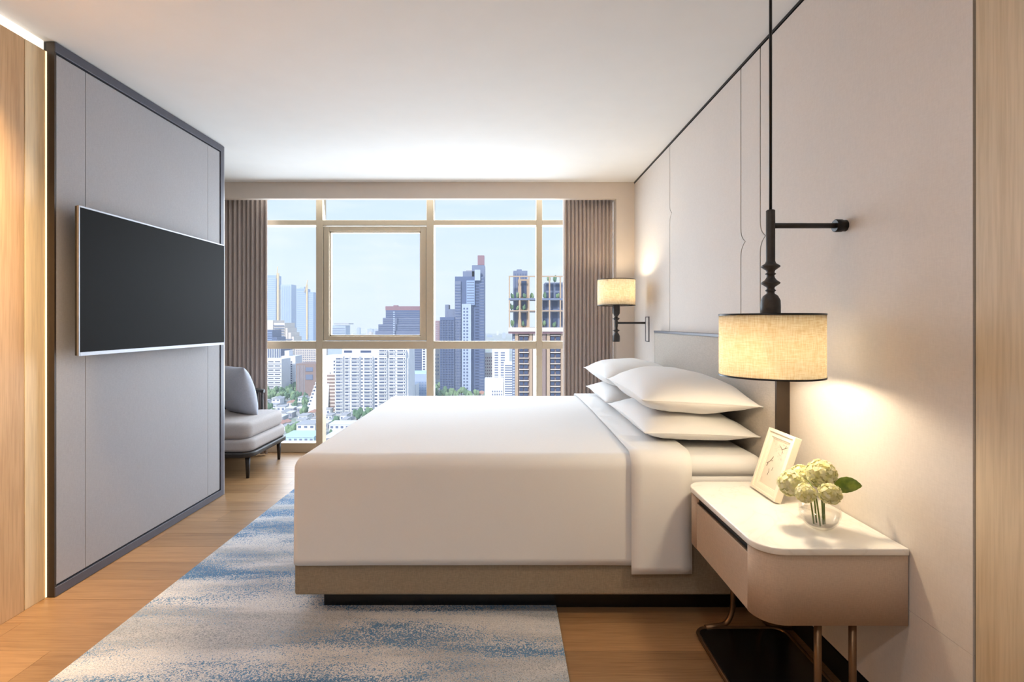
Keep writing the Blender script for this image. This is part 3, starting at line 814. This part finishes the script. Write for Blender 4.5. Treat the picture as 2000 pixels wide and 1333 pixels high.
MB().box(XO+.275, XO+.365, 1.5, 2.02, CEIL-.006, CEIL+.001).build('housing', M['white_cap'], ww)
MB().box(XO+.285, XO+.355, 1.52, 2.00, CEIL-.008, CEIL-.0055).build('diffuser', emit('added_washer_glow', (1, .76, .48, 1), 5), ww)
area('oak_wash_fill', 24, (XO+.32, 1.76, CEIL-.034), (0, R(22), 0), .07, .46, (1, .70, .38), 75)

# ================================================================== ARMCHAIR
ac = thing('armchair', 'low grey armchair with dark wooden frame and spindle arms by the window', 'armchair', (-2.55, 4.7, 0))
AX0, AX1, AY0, AY1 = -2.98, -2.14, 4.29, 5.055
MB().prism(rrect(AX0, AX1, AY0, AY1, .11, 8), 'z', .192, .236, True).build('seat_frame', M['dark_wood'], ac, .012, 3)
rounded_slab(AX0+.012, AX1-.012, AY0+.012, AY1-.012, .234, .345, .035, .10).build('seat_deck', M['seat_fabric'], ac)
rounded_slab(AX0+.02, AX1-.035, AY0+.015, AY1-.015, .34, .484, .045, .10).build('seat_cushion', M['seat_fabric'], ac)
for (x, y_) in ((-2.215, 4.385), (-2.215, 4.985), (-2.88, 4.385), (-2.88, 4.985)):
    MB().lathe([(.013, 0), (.022, .195)], (x, y_, 0), 16).build('leg', M['dark_wood'], ac)
# back and arm rail on spindles, U shaped and open towards the bed
rail = [(-2.395, AY1+.01), (-2.6, AY1+.012), (-2.8, AY1+.01)]
for k in range(7): a = .5*PI*k/6; rail.append((-2.86-.13*math.sin(a), AY1-.12+.13*math.cos(a)))
lo = [(p[0], AY0+AY1-p[1]) for p in rail[::-1]]
full = rail+lo
def rz(x): return .655+.10*max(0, min(1, (-2.5-x)/.45))
MB().tube([(p[0], p[1], rz(p[0])) for p in full], .0185, 12).build('back_rail', M['dark_wood'], ac)
for p in ((-2.41, AY1), (-2.46, AY1), (-2.62, AY1), (-2.78, AY1), (-2.985, 4.88), (-2.985, 4.75), (-2.985, 4.6), (-2.985, 4.46), (-2.41, AY0), (-2.46, AY0), (-2.62, AY0), (-2.78, AY0)):
    MB().lathe([(.009, .21), (.012, .4), (.009, rz(p[0]))], (p[0], p[1], 0), 10).build('spindle', M['dark_wood'], ac)
def cushion(c, w, h, th, label, name, m, rot):
    N = 24; mb = MB(); us = [math.sin(.5*PI*(-1+2*i/N)) for i in range(N+1)]
    for s in (1, -1):
        v = []; f = []
        for i in range(N+1):
            for j in range(N+1):
                u, q = us[i], us[j]; e = max(0, 1-abs(u)**2.4)*max(0, 1-abs(q)**2.4)
                v.append((s*th/2*e**.55+noise.noise(Vector((u*2, q*2, s*2)))*.008*e**.3, u*w/2*(1-.05*(1-q*q)*abs(u)**4), q*h/2*(1-.05*(1-u*u)*abs(q)**4)))
        for i in range(N):
            for j in range(N): a = i*(N+1)+j; f.append((a, a+1, a+N+2, a+N+1))
        mb.add(v, f, True)
    mb.xform(Matrix.Translation(c) @ rot)
    o = mb.build(name, m, None)
    bm = bmesh.new(); bm.from_mesh(o.data); bmesh.ops.remove_doubles(bm, verts=bm.verts, dist=.0004); bmesh.ops.recalc_face_normals(bm, faces=bm.faces); bm.to_mesh(o.data); bm.free()
    for p in o.data.polygons: p.use_smooth = True
    return tag(o, label, 'cushion')
cushion((-2.53, 4.80, .70), .50, .48, .23, 'square blue grey cushion leaning on the armchair seat', 'cushion', M['cushion'], Matrix.Rotation(R(55), 4, 'Z') @ Matrix.Rotation(R(-16), 4, 'Y'))

# ================================================================== CITY OUTSIDE (ground 100 m below the floor)
GZ = -100.0
def cmat(name, c, rough=.7, var=.05): return plain(name, c, rough, 0, var, .15)
C = dict(white=cmat('city_white', srgb(232, 232, 236)), cream=cmat('city_cream', srgb(226, 214, 204)), grey=cmat('city_grey', srgb(168, 168, 178)),
         glass=plain('city_window', srgb(84, 96, 122), .25, 0, .1, .2), dark=cmat('city_dark_glass', srgb(90, 105, 140), .4), navy=cmat('city_navy', srgb(62, 76, 108), .4),
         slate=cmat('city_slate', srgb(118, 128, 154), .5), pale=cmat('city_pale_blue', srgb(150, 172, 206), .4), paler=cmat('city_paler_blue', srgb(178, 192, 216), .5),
         brown=cmat('city_brown', srgb(150, 128, 122)), bronze=cmat('city_bronze', srgb(186, 160, 136)), rust=cmat('city_rust', srgb(150, 116, 124)),
         roof_o=cmat('city_orange_roof', srgb(196, 150, 134)), roof_g=cmat('city_grey_roof', srgb(176, 178, 184)), roof_w=cmat('city_white_roof', srgb(224, 226, 230)),
         teal=cmat('city_teal_roof', srgb(190, 216, 220)), green=cmat('city_green', srgb(130, 156, 118), .9, .2), dgreen=cmat('city_dark_green', srgb(104, 134, 106), .9, .2),  # tree greens paled, some haze put into the colour
         crane=cmat('city_crane', srgb(222, 196, 150)), trunk=cmat('city_trunk', srgb(98, 80, 62)))
gm, t, b = newmat('city_ground')
n = noise_n(t, coords(t, kind='Object'), .018, 6, .6)
t.links.new(ramp(t, n, [(.35, srgb(150, 156, 150)), (.5, srgb(182, 182, 184)), (.58, srgb(128, 148, 118)), (.7, srgb(196, 196, 198))]), b.inputs['Base Color'])
b.inputs['Roughness'].default_value = .9
struct('ground', MB().box(-3500, 3500, 60, 4600, GZ-5, GZ), gm, 0, 'hazy city ground stretching away far below the window')

FOOT = []
def free(x0, x1, y0, y1, keep=True):
    for q in FOOT:
        if x0 < q[1] and x1 > q[0] and y0 < q[3] and y1 > q[2]: return False
    if keep: FOOT.append((x0, x1, y0, y1))
    return True
def X_(x, D): return (x-989)*D/1000
def Z_(y, D): return EYE+(630-y)*D/1000
def bld(name, label, D, x0, x1, depth, group=None, cat='building'):
    return thing(name, label, cat, ((X_(x0, D)+X_(x1, D))/2, D+depth/2, GZ), group)
def vol(root, D, x0, x1, ytop, depth, m, name='wall', d0=0, ybot=None):
    z0 = GZ if ybot is None else Z_(ybot, D)
    FOOT.append((X_(x0, D), X_(x1, D), D+d0-2, D+d0+depth+1))
    return MB().box(X_(x0, D), X_(x1, D), D+d0, D+d0+depth, z0, Z_(ytop, D)).build(name, m, root)
def wins(root, D, cols, rows, m=None, proud=.25, name='window_grid', d0=0):
    """cols = [(x0,x1)], rows = [(y0,y1)] in measured picture units at distance D, joined: each is only a few pixels"""
    mb = MB()
    for (a, b_) in cols:
        for (c, d) in rows: mb.box(X_(a, D), X_(b_, D), D+d0-proud, D+d0+.5, Z_(d, D), Z_(c, D))
    o = mb.build(name, m or C['glass'], root); o['kind'] = 'stuff'; return o
def span(a, b, n, fill): w = (b-a)/n; return [(a+i*w+(1-fill)*w/2, a+(i+1)*w-(1-fill)*w/2) for i in range(n)]
def sidewins(root, D, x, rows, n, depth, m=None, face=1):
    mb = MB(); xx = X_(x, D)
    for i in range(n):
        y0 = D+depth*(i+.2)/n; y1 = D+depth*(i+.8)/n
        for (c, d) in rows: mb.box(xx-.3, xx+.3, y0, y1, Z_(d, D), Z_(c, D))
    o = mb.build('side_window_grid', m or C['glass'], root); o['kind'] = 'stuff'; return o
def grp(name, fill): return fill

# far hazy towers with cranes; haze is partly put into their pale blue
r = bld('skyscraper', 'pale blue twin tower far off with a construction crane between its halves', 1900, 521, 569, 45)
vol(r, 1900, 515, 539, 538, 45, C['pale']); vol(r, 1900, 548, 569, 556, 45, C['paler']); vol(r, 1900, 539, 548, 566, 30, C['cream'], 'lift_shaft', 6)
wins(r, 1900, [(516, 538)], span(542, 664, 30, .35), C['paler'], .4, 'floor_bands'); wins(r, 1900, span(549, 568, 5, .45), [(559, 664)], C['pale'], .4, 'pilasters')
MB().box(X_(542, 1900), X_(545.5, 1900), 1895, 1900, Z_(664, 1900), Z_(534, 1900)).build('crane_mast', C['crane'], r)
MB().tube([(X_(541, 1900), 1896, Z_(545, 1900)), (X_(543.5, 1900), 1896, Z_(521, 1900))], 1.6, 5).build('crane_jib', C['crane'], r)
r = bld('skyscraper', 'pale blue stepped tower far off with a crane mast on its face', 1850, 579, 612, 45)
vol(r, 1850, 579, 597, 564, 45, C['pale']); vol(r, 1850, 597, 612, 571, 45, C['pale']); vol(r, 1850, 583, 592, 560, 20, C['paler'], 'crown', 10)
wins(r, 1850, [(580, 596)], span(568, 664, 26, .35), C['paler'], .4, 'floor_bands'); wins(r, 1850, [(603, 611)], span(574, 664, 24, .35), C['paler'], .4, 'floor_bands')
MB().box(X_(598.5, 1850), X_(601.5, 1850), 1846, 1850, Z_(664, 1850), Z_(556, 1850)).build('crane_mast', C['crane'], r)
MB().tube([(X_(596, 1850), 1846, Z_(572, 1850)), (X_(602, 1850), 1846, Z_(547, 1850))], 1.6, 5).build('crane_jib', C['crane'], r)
# stepped pale office
r = bld('office_building', 'cream office block stepping down in white floor bands', 1150, 533, 570, 60)
for i, (a, b_, y_) in enumerate(((520, 533, 626), (533, 555, 631), (555, 560, 641), (560, 566, 650), (566, 571, 658))): vol(r, 1150, a, b_, y_, 60-i*4, C['cream'], 'wall', i*2)
wins(r, 1150, [(534, 554.5)], span(634, 700, 13, .4), C['slate'], .4); wins(r, 1150, [(556, 570)], span(661, 700, 8, .4), C['slate'], .4, d0=3)
r = bld('office_building', 'low blue glass block in front of the cream stepped office', 1000, 505, 541, 40)
vol(r, 1000, 490, 532, 645, 40, C['dark']); vol(r, 1000, 532, 541, 659, 40, C['dark']); wins(r, 1000, [(491, 531)], span(648, 720, 16, .3), C['pale'], .4, 'floor_bands')
r = bld('office_building', 'dark office slab with thin white upright fins behind the white flats', 820, 515, 549, 35)
vol(r, 820, 490, 549, 678, 35, C['dark']); wins(r, 820, span(518, 549, 9, .3), [(680, 745)], C['white'], .6, 'fins')
r = bld('apartment_building', 'white block of flats with dark rows of windows above the trees', 730, 519, 550, 30)
vol(r, 730, 490, 550, 702, 30, C['white']); rows = span(705, 762, 14, .42)
wins(r, 730, [(524, 534), (537, 547)], rows[0::2], None, .4); wins(r, 730, [(521, 549)], rows[1::2], C['grey'], .4, 'balcony_bands')
r = bld('apartment_building', 'narrow white slab with a single column of dark windows', 770, 550, 578, 25)
vol(r, 770, 549, 577, 696, 25, C['white']); vol(r, 770, 553, 562, 686, 14, C['white'], 'lift_house', 5); wins(r, 770, [(568, 570.5)], span(705, 760, 12, .55), None, .4)
r = bld('office_building', 'cream tower block with a fine square window grid', 900, 575, 617, 40)
vol(r, 900, 576, 625, 676, 40, C['cream']); wins(r, 900, span(577, 624, 13, .5), span(679, 735, 13, .5), C['slate'], .3)
r = bld('office_building', 'grey brown concrete block with a dark recessed corner', 700, 578, 615, 35)
vol(r, 700, 578, 618, 711, 35, C['brown']); wins(r, 700, span(580, 596, 6, .3), [(714, 768)], C['grey'], .4, 'pilasters'); wins(r, 700, [(597, 611)], [(732, 742), (718, 726)], C['slate'], .5)
r = bld('apartment_building', 'low grey white building with a wide flat roof canopy', 1400, 650, 681, 40)
vol(r, 1400, 640, 675, 636, 40, C['paler']); vol(r, 1400, 653, 682, 632, 44, C['grey'], 'roof_canopy', -4, 634); wins(r, 1400, [(641, 674)], span(640, 668, 8, .35), C['slate'], .4)

# big white balcony apartment block in front
DW = 560
r = bld('apartment_building', 'large white apartment block with folded front and rows of dark balconies', DW, 655, 797, 45)
vol(r, DW, 655, 796, 700, 40, C['white'], 'wall', 4); vol(r, DW, 655, 720, 694.5, 34, C['white'], 'parapet_block', 8)
vol(r, DW, 722, 797, 683, 34, C['white'], 'upper_storeys', 6); vol(r, DW, 660, 722, 684, 20, C['white'], 'roof_house', 14); vol(r, DW, 741, 792, 679.5, 16, C['white'], 'roof_house', 14)
rows = span(698.5, 811, 17, .5)
top = [(684.5, 687.5), (691, 694.5)]
bays = [(653.5, 669, 2.5), (671, 681, .5), (684, 701, 2.5), (709, 727, 3.2), (738, 755, 2.5), (757.5, 771, .6), (773, 792, 2.6)]
for (a, b_, d) in bays:
    vol(r, DW, a, b_, 697 if b_ < 730 else 684, 6, C['white'], 'bay', 4-d)
    rr = rows if b_ < 730 else top+rows
    w = b_-a; wins(r, DW, [(a+w*.12, a+w*.72), (a+w*.79, a+w*.93)], rr, None, .15, 'balcony_openings', 4-d)
    mb = MB()
    for (c_, d_) in rr: mb.box(X_(a+.3, DW), X_(b_-.3, DW), DW+4-d-1.0, DW+4-d, Z_(d_+.9, DW), Z_(d_-.5, DW))
    o = mb.build('balcony_rails', C['white'], r); o['kind'] = 'stuff'
wins(r, DW, [(703.5, 706.5), (730, 735)], rows, None, .2, 'window_grid', 4)
wins(r, DW, [(664, 680), (697, 720)], [(686.5, 691)], C['navy'], .2, 'terrace_openings', 14)
# its terraced wing
r = bld('apartment_building', 'white terraced wing stepping down towards the park trees', 575, 597, 655, 40)
for i in range(12):
    yt = 728+i*6.6; vol(r, 575, 618.5-i*2.1, 640, yt, 26-i, C['white'], 'terrace', 6-i*.4)
    wins(r, 575, [(619.8-i*2.1, 623.2-i*2.1)], [(yt+1.8, yt+4.8)], None, .15, 'terrace_opening', 6-i*.4)
vol(r, 575, 630, 654, 696, 28, C['white'], 'wall', 8); vol(r, 575, 633, 654, 732, 4, C['cream'], 'wall', 5)
wins(r, 575, [(636, 652)], span(732, 806, 11, .45), C['brown'], .3, 'balcony_openings', 5); wins(r, 575, [(647, 651.5)], span(704, 732, 4, .45), None, .3, 'window_grid', 8)

# stepped dark office (behind the opening sash)
r = bld('office_building', 'wide dark glass office stepping up to a reddish roof band', 820, 724, 832, 70)
for i, (a, yt) in enumerate(((722, 655), (732, 647), (737, 634), (745, 621))): vol(r, 820, a, 838+i*.4, yt, 60-i*6, C['slate'], 'wall', i*3)
vol(r, 820, 750, 838, 606, 40, C['dark'], 'wall', 12); vol(r, 820, 749, 838, 598, 38, C['rust'], 'roof_band', 13, 606); vol(r, 820, 764, 772, 596, 10, C['rust'], 'roof_plant', 16)
wins(r, 820, [(751, 837)], span(608, 621, 3, .3), C['slate'], .4, 'floor_bands', 12)
wins(r, 820, [(746, 766), (774, 837)], span(623, 634, 3, .3), C['dark'], .4, 'floor_bands', 9)
wins(r, 820, [(738, 766), (774, 837)], span(636, 647, 3, .3), C['dark'], .4, 'floor_bands', 6)
wins(r, 820, [(724, 766), (774, 837)], span(657, 745, 18, .3), C['dark'], .4, 'floor_bands')
wins(r, 820, [(768, 771)], span(608, 660, 12, .5), C['paler'], .6, 'light_panels')
r = bld('apartment_building', 'thin white slab with one column of dark windows beside the dark office', 780, 824, 832, 20)
vol(r, 780, 824, 833, 676, 20, C['white']); wins(r, 780, [(826, 830)], span(680, 724, 9, .5), None, .4)
r = bld('low_building', 'pale grey block with a teal flat roof below the dark office', 650, 797, 834, 30)
vol(r, 650, 797, 836, 731, 30, C['paler']); vol(r, 650, 802, 832, 728, 26, C['teal'], 'roof', 2, 731); wins(r, 650, span(800, 834, 6, .6), span(745, 776, 6, .45), C['pale'], .3)
r = bld('low_building', 'small white block standing at the foot of the white apartments', 616, 780, 800, 24)
vol(r, 616, 784, 812, 752, 24, C['white']); wins(r, 616, span(786, 811, 5, .5), span(757, 775, 3, .5), C['slate'], .3)

# dark blue tower group
DT = 720
r = bld('skyscraper', 'tall dark blue tower with a pale centre stripe and red brown crown', DT, 859, 946, 40)
vol(r, DT, 888, 945.5, 540, 38, C['dark'], 'wall', 4); vol(r, DT, 859, 889, 620, 36, C['dark'], 'wall', 2); vol(r, DT, 868, 875, 595, 20, C['slate'], 'wall', 8); vol(r, DT, 875, 890, 604, 26, C['slate'], 'wall', 6)
vol(r, DT, 888, 900, 549, 30, C['slate'], 'wall', 2); vol(r, DT, 903, 926, 529, 26, C['slate'], 'wall', 8); vol(r, DT, 909, 922, 527, 20, C['grey'], 'roof_house', 10)
vol(r, DT, 921, 946, 517, 24, C['slate'], 'wall', 8); vol(r, DT, 932, 945, 497, 10, C['rust'], 'crown_sign', 12, 516); vol(r, DT, 927, 938, 527, 3, C['paler'], 'light_panel', .5, 548)
vol(r, DT, 911, 927, 548, 4, C['pale'], 'glass_face', 1, 596)
vol(r, DT, 902, 920, 594, 3, C['paler'], 'pale_stripe', 0)
wins(r, DT, [(905, 908), (911, 914)], span(600, 762, 26, .5), C['dark'], .4, 'window_grid'); wins(r, DT, [(928, 935)], span(550, 768, 38, .42), C['navy'], .4, 'window_grid', 4)
wins(r, DT, [(937, 945)], span(540, 768, 40, .3), C['slate'], .4, 'window_grid', 4); wins(r, DT, [(889, 900)], span(554, 768, 38, .3), C['dark'], .4, 'floor_bands', 2)
wins(r, DT, [(860, 887)], span(624, 768, 30, .3), C['navy'], .4, 'floor_bands', 2); wins(r, DT, span(861, 900, 7, .18), [(626, 768)], C['slate'], .8, 'fins', 2)
wins(r, DT, [(912, 926)], span(549, 596, 9, .3), C['slate'], .4, 'floor_bands', 1); wins(r, DT, [(920.5, 923)], [(597, 768)], C['navy'], .6, 'recess_strip', 2)
r = bld('office_building', 'small mauve block far behind the dark blue tower', 1300, 848, 858, 30)
vol(r, 1300, 838, 858, 627, 30, C['rust']); wins(r, 1300, span(839, 857, 6, .4), span(630, 665, 8, .5), C['grey'], .4)
r = bld('low_building', 'cream block beside the foot of the dark blue tower', 910, 846, 860, 25)
vol(r, 910, 838, 859, 682, 25, C['cream']); wins(r, 910, span(840, 858, 4, .4), span(690, 735, 6, .45), C['slate'], .3)
# right of the dark tower
r = bld('apartment_building', 'white slab with two columns of slate windows left of the planted tower', 640, 961, 986, 25)
vol(r, 640, 961, 995, 682, 25, C['white']); wins(r, 640, [(966, 973), (978, 986)], span(687, 745, 12, .5), C['slate'], .3)
r = bld('apartment_building', 'lower white block with balcony strips before the planted tower', 600, 983, 1003, 22)
vol(r, 600, 984, 1003, 709, 22, C['white']); wins(r, 600, [(986, 1001)], span(712, 785, 16, .45), C['slate'], .3)
r = bld('low_building', 'white flat roofed hall with a plain front below the tower', 608, 957, 983, 26)
vol(r, 608, 958, 983, 746, 26, C['white']); vol(r, 608, 946, 983, 742, 18, C['roof_w'], 'roof', 8); wins(r, 608, span(960, 982, 5, .5), span(762, 780, 3, .5), C['slate'], .3)
r = bld('low_building', 'cream old block with a pinkish side behind the white slab', 780, 946, 962, 25)
vol(r, 780, 944, 963, 690, 25, C['cream']); wins(r, 780, span(946, 962, 4, .5), span(696, 740, 7, .45), C['rust'], .3)
# distant low skyline towards the horizon
rg = random.Random(11)
for i in range(120):
    D = rg.uniform(1700, 4200); x = rg.uniform(430, 1180); wpx = rg.uniform(8, 26)*1500/D
    if D < 2200 and (510 < x < 625): D += 500
    h = rg.choice([18, 25, 32, 45, 60, 75])*rg.uniform(.6, 1.0)
    if rg.random() < .08: h *= 1.25
    h = min(h, 88)
    if not free(X_(x-wpx/2, D), X_(x+wpx/2, D), D-1, D+36): continue
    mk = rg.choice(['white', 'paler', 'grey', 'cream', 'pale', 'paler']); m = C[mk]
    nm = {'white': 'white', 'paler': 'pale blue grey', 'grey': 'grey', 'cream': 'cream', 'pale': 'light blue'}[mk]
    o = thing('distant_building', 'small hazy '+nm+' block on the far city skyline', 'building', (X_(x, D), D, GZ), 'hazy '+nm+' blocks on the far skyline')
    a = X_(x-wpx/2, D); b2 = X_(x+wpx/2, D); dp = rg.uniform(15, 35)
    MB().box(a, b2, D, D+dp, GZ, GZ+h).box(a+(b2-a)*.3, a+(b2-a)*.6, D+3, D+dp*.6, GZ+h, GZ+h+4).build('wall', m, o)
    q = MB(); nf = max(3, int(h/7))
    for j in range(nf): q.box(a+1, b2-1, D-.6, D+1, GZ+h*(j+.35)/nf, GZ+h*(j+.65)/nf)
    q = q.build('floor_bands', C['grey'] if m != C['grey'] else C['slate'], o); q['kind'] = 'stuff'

# planted tower with bronze frames
DP = 430
r = bld('planted_tower', 'bronze framed residential tower with planted sky terraces beside the curtain', DP, 1000, 1135, 30)
vol(r, DP, 1001, 1007, 652, 24, C['slate'], 'wall', 3); vol(r, DP, 1006, 1135, 652, 26, C['brown'], 'wall', 3)
for (a, b_, m) in ((1006, 1012, 'bronze'), (1034, 1040, 'bronze'), (1041, 1046, 'cream'), (1060, 1066, 'brown'), (1068, 1074, 'bronze'), (1096, 1102, 'bronze'), (1118, 1124, 'bronze')):
    vol(r, DP, a, b_, 652, 3, C[m], 'pier', .8)
wins(r, DP, [(1015, 1022), (1024, 1031), (1076, 1083), (1086, 1094), (1104, 1116)], span(656, 800, 13, .62), C['navy'], .2, 'window_grid', 2)
wins(r, DP, [(1014, 1033), (1075, 1095)], [(y_, y_+1.6) for y_ in [655+11.08*i for i in range(13)]], C['cream'], 1.2, 'balcony_rails', 2)
wins(r, DP, [(1048, 1058)], span(656, 800, 13, .5), C['slate'], .2, 'window_grid', 3); wins(r, DP, [(1001.5, 1005.5)], span(656, 800, 26, .5), C['paler'], .3, 'window_grid', 3)
vol(r, DP, 993, 1135, 640, 30, C['cream'], 'terrace_slab', -2, 648); vol(r, DP, 993, 1135, 648, 28, C['rust'], 'terrace_soffit', -1, 652)
vol(r, DP, 1003, 1031, 527, 16, C['slate'], 'core', 9); vol(r, DP, 1010, 1020, 524, 10, C['slate'], 'roof_plant', 10); wins(r, DP, span(1004, 1030, 5, .4), [(533, 640)], C['dark'], .2, 'window_grid', 9)
vol(r, DP, 1012, 1034, 545, 12, C['bronze'], 'core', 5); wins(r, DP, [(1018.5, 1029)], [(548, 580), (588, 604), (611, 637)], C['navy'], .3, 'window_grid', 5)
vol(r, DP, 1066, 1130, 551, 20, C['slate'], 'core', 6); vol(r, DP, 1056, 1130, 585, 18, C['slate'], 'core', 4)
wins(r, DP, [(1061, 1070), (1078, 1090), (1096, 1110)], [(588, 603), (610, 637)], C['navy'], .2, 'window_grid', 4); wins(r, DP, [(1068, 1082), (1086, 1096)], [(553, 567), (571, 583)], C['navy'], .2, 'window_grid', 6)
for xx in (995, 1015, 1033, 1047, 1057, 1073, 1094, 1112):
    MB().box(X_(xx-1.3, DP), X_(xx+1.3, DP), DP-2, DP-.8, Z_(640, DP), Z_(540, DP)).build('frame_post', C['bronze'], r)
for (yy, h) in ((540, 1.6), (584, 2.6), (607, 1.6)):
    MB().box(X_(993.5, DP), X_(1130, DP), DP-2.1, DP-.7, Z_(yy+h, DP), Z_(yy-h*.3, DP)).build('frame_beam', C['bronze'] if h < 2 else C['slate'], r)
for yy in (585, 608): vol(r, DP, 994.5, 1130, yy, 14, C['grey'], 'terrace_floor', 0, yy+2)

# low houses
def house(x, yb, wpx, hpx, dep, wm, rf, pitched, lab, gr):
    D = 101.335/(yb-630)*1000; a, b_ = X_(x-wpx/2, D), X_(x+wpx/2, D); h = hpx*D/1000; zt = GZ+h
    if not free(a-.7, b_+.7, D-.8, D+dep+.8): return
    o = thing('house', lab, 'house', ((a+b_)/2, D+dep/2, GZ), gr)
    MB().box(a, b_, D, D+dep, GZ, zt).build('wall', wm, o)
    if pitched:
        mr = (a+b_)/2; rh = min(3.0, (b_-a)*.25)
        MB().prism([(a-.6, zt), (b_+.6, zt), (mr, zt+rh)], 'y', D-.6, D+dep+.6).build('roof', rf, o)
    else: MB().box(a-.4, b_+.4, D-.4, D+dep+.4, zt, zt+.8).build('roof', rf, o)
    q = MB(); nf = max(1, int(h/3.4)); nw = max(2, int((b_-a)/4))
    for i in range(nf):
        for j in range(nw):
            u = a+(b_-a)*(j+.25)/nw; q.box(u, u+(b_-a)*.5/nw, D-.15, D+.3, GZ+h*(i+.35)/nf, GZ+h*(i+.75)/nf)
    q = q.build('window_grid', C['slate'], o); q['kind'] = 'stuff'
house(597, 860, 36, 30, 18, C['white'], C['roof_g'], False, 'white two window block with a grey roof beside the street trees', None)
house(582, 885, 62, 30, 22, C['teal'], C['teal'], False, 'long low hall with a pale teal roof below the window', None)
house(668, 852, 50, 22, 16, C['white'], C['roof_w'], False, 'long white building with a flat roof in front of the garden trees', None)
house(655, 890, 44, 34, 20, C['grey'], C['roof_w'], False, 'grey hall with a wide white roof right below the window', None)
house(940, 776, 24, 6, 12, C['cream'], C['roof_o'], True, 'long orange roofed house at the foot of the dark blue tower', None)
rg = random.Random(21)
for i in range(130):
    yb = rg.uniform(786, 842); x = rg.uniform(500, 690); 
    if yb < 808 and x > 590: continue
    f = rg.choice([('white', 'roof_g', False, 'white flat roofed house among the trees below', 'flat roofed houses'), ('white', 'roof_g', False, 'white flat roofed house among the trees below', 'flat roofed houses'), ('cream', 'roof_o', True, 'cream house with a pitched orange roof below', 'orange roofed houses'),
                   ('grey', 'roof_w', False, 'grey house with a pale flat roof below', 'pale roofed houses'), ('white', 'roof_g', True, 'white house with a pitched grey roof below', 'grey roofed houses')])
    house(x, yb, rg.uniform(9, 18), rg.uniform(5, 12), rg.uniform(8, 14), C[f[0]], C[f[1]], f[2], f[3], f[4])
for x in range(430, 1500, 34):        # more of the city around, mostly hidden from here
    if 515 < x < 625 or 640 < x < 1100: continue
    h = rg.uniform(25, 80); D = rg.uniform(600, 1100); yb = 630+101335/D
    house(x, yb, rg.uniform(22, 30), h*1000/D, 25, C[rg.choice(['white', 'cream', 'grey'])], C['roof_g'], False, 'plain block of flats standing apart from the towers', 'plain blocks of flats')

# trees: a few crown shapes shared by all copies
def crown(seed, parts=7):
    rg = random.Random(seed); bm = bmesh.new()
    for i in range(parts):
        rad = rg.uniform(.28, .46); c = Vector((rg.uniform(-.45, .45), rg.uniform(-.45, .45), rg.uniform(.45, .85)))
        g = bmesh.ops.create_icosphere(bm, subdivisions=2, radius=rad, matrix=Matrix.Translation(c))
        for v in g['verts']:
            v.co += (v.co-c).normalized()*noise.noise(v.co*5+Vector((seed, 0, 0)))*.14
    rm_ = max(math.hypot(v.co.x, v.co.y) for v in bm.verts)
    for v in bm.verts: v.co.x *= .6/rm_; v.co.y *= .6/rm_
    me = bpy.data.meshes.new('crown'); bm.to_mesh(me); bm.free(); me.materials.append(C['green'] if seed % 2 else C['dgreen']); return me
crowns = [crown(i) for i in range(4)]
trunk = MB().lathe([(.07, 0), (.045, .55)], (0, 0, 0), 6).mesh('trunk'); trunk.materials.append(C['trunk'])
def tree(x, y_, z, s, label, group, k, sz=None):
    o = thing('tree', label, 'tree', (x, y_, z), group)
    for nm, me in (('crown', crowns[k % 4]), ('trunk', trunk)):
        p = bpy.data.objects.new(nm, me); COL.objects.link(p); p.parent = o; p.scale = (s, s, sz or s); p.rotation_euler.z = k*1.3
rg = random.Random(5)
k = 0; TREES = []
for (x0, x1, yb0, yb1, num, lab, gr) in (
        (505, 600, 764, 792, 34, 'round green tree in the park strip below the white flats', 'park trees'),
        (505, 640, 796, 824, 8, 'green tree among the low houses in front of the park', 'trees among the houses'),
        (636, 760, 812, 832, 10, 'green tree in the garden at the foot of the white apartments', 'garden trees'),
        (846, 960, 762, 780, 19, 'dark green tree around the foot of the dark blue tower', 'trees by the tower'),
        (560, 660, 832, 862, 6, 'street tree between the nearest roofs below the window', 'street trees')):
    got = tries = 0
    while got < num and tries < 4000:
        tries += 1
        y_ = rg.uniform(yb0, yb1); D = 101.335/(y_-630)*1000; x = rg.uniform(x0, x1)
        if 'white apart' in lab: D = min(D, 548)
        s_ = rg.uniform(7.5, 11)*(1 if tries < 1500 else .7); xx = X_(x, D); u = s_*.6
        if free(xx-u-1, xx+u+1, D-u-1, D+u+1, False) and all(math.hypot(xx-q[0], D-q[1]) > .94*(u+q[2]) for q in TREES):
            TREES.append((xx, D, u)); got += 1; k += 1; tree(xx, D, GZ, s_, lab, gr, k)
# plants on the sky terraces of the planted tower
spots = [(x, 585, 1.6) for x in (1000, 1011, 1025, 1039, 1064, 1090)]+[(x, 608, 1.6) for x in (1000, 1011, 1024)]
spots += [(x, 640, 1.6) for x in (1001, 1022, 1062, 1084)]+[(1075, 551, 12), (1086, 551, 12)]
for (x, yf, d) in spots:
    k += 1
    tree(X_(x, DP), DP+d, Z_(yf, DP)-.05, 3.5, 'small tree growing on a sky terrace of the bronze framed tower', 'sky terrace trees', k, 4.2+(k*7 % 5)*.35)
# thin daytime haze over the city
scene.cycles.volume_bounces = 2
hm = bpy.data.materials.new('haze'); hm.use_nodes = True; t = hm.node_tree; t.nodes.clear()
vsn = t.nodes.new('ShaderNodeVolumeScatter'); vsn.inputs['Color'].default_value = (.93, .96, 1, 1); vsn.inputs['Density'].default_value = 1.8e-4; vsn.inputs['Anisotropy'].default_value = .2
ou = t.nodes.new('ShaderNodeOutputMaterial'); t.links.new(vsn.outputs[0], ou.inputs['Volume'])
hz = MB().box(-3400, 3400, 100, 4500, GZ+.5, 160).build('haze', hm, None)
tag(hz, 'thin pale blue daytime haze hanging over the city', 'haze', kind='stuff')
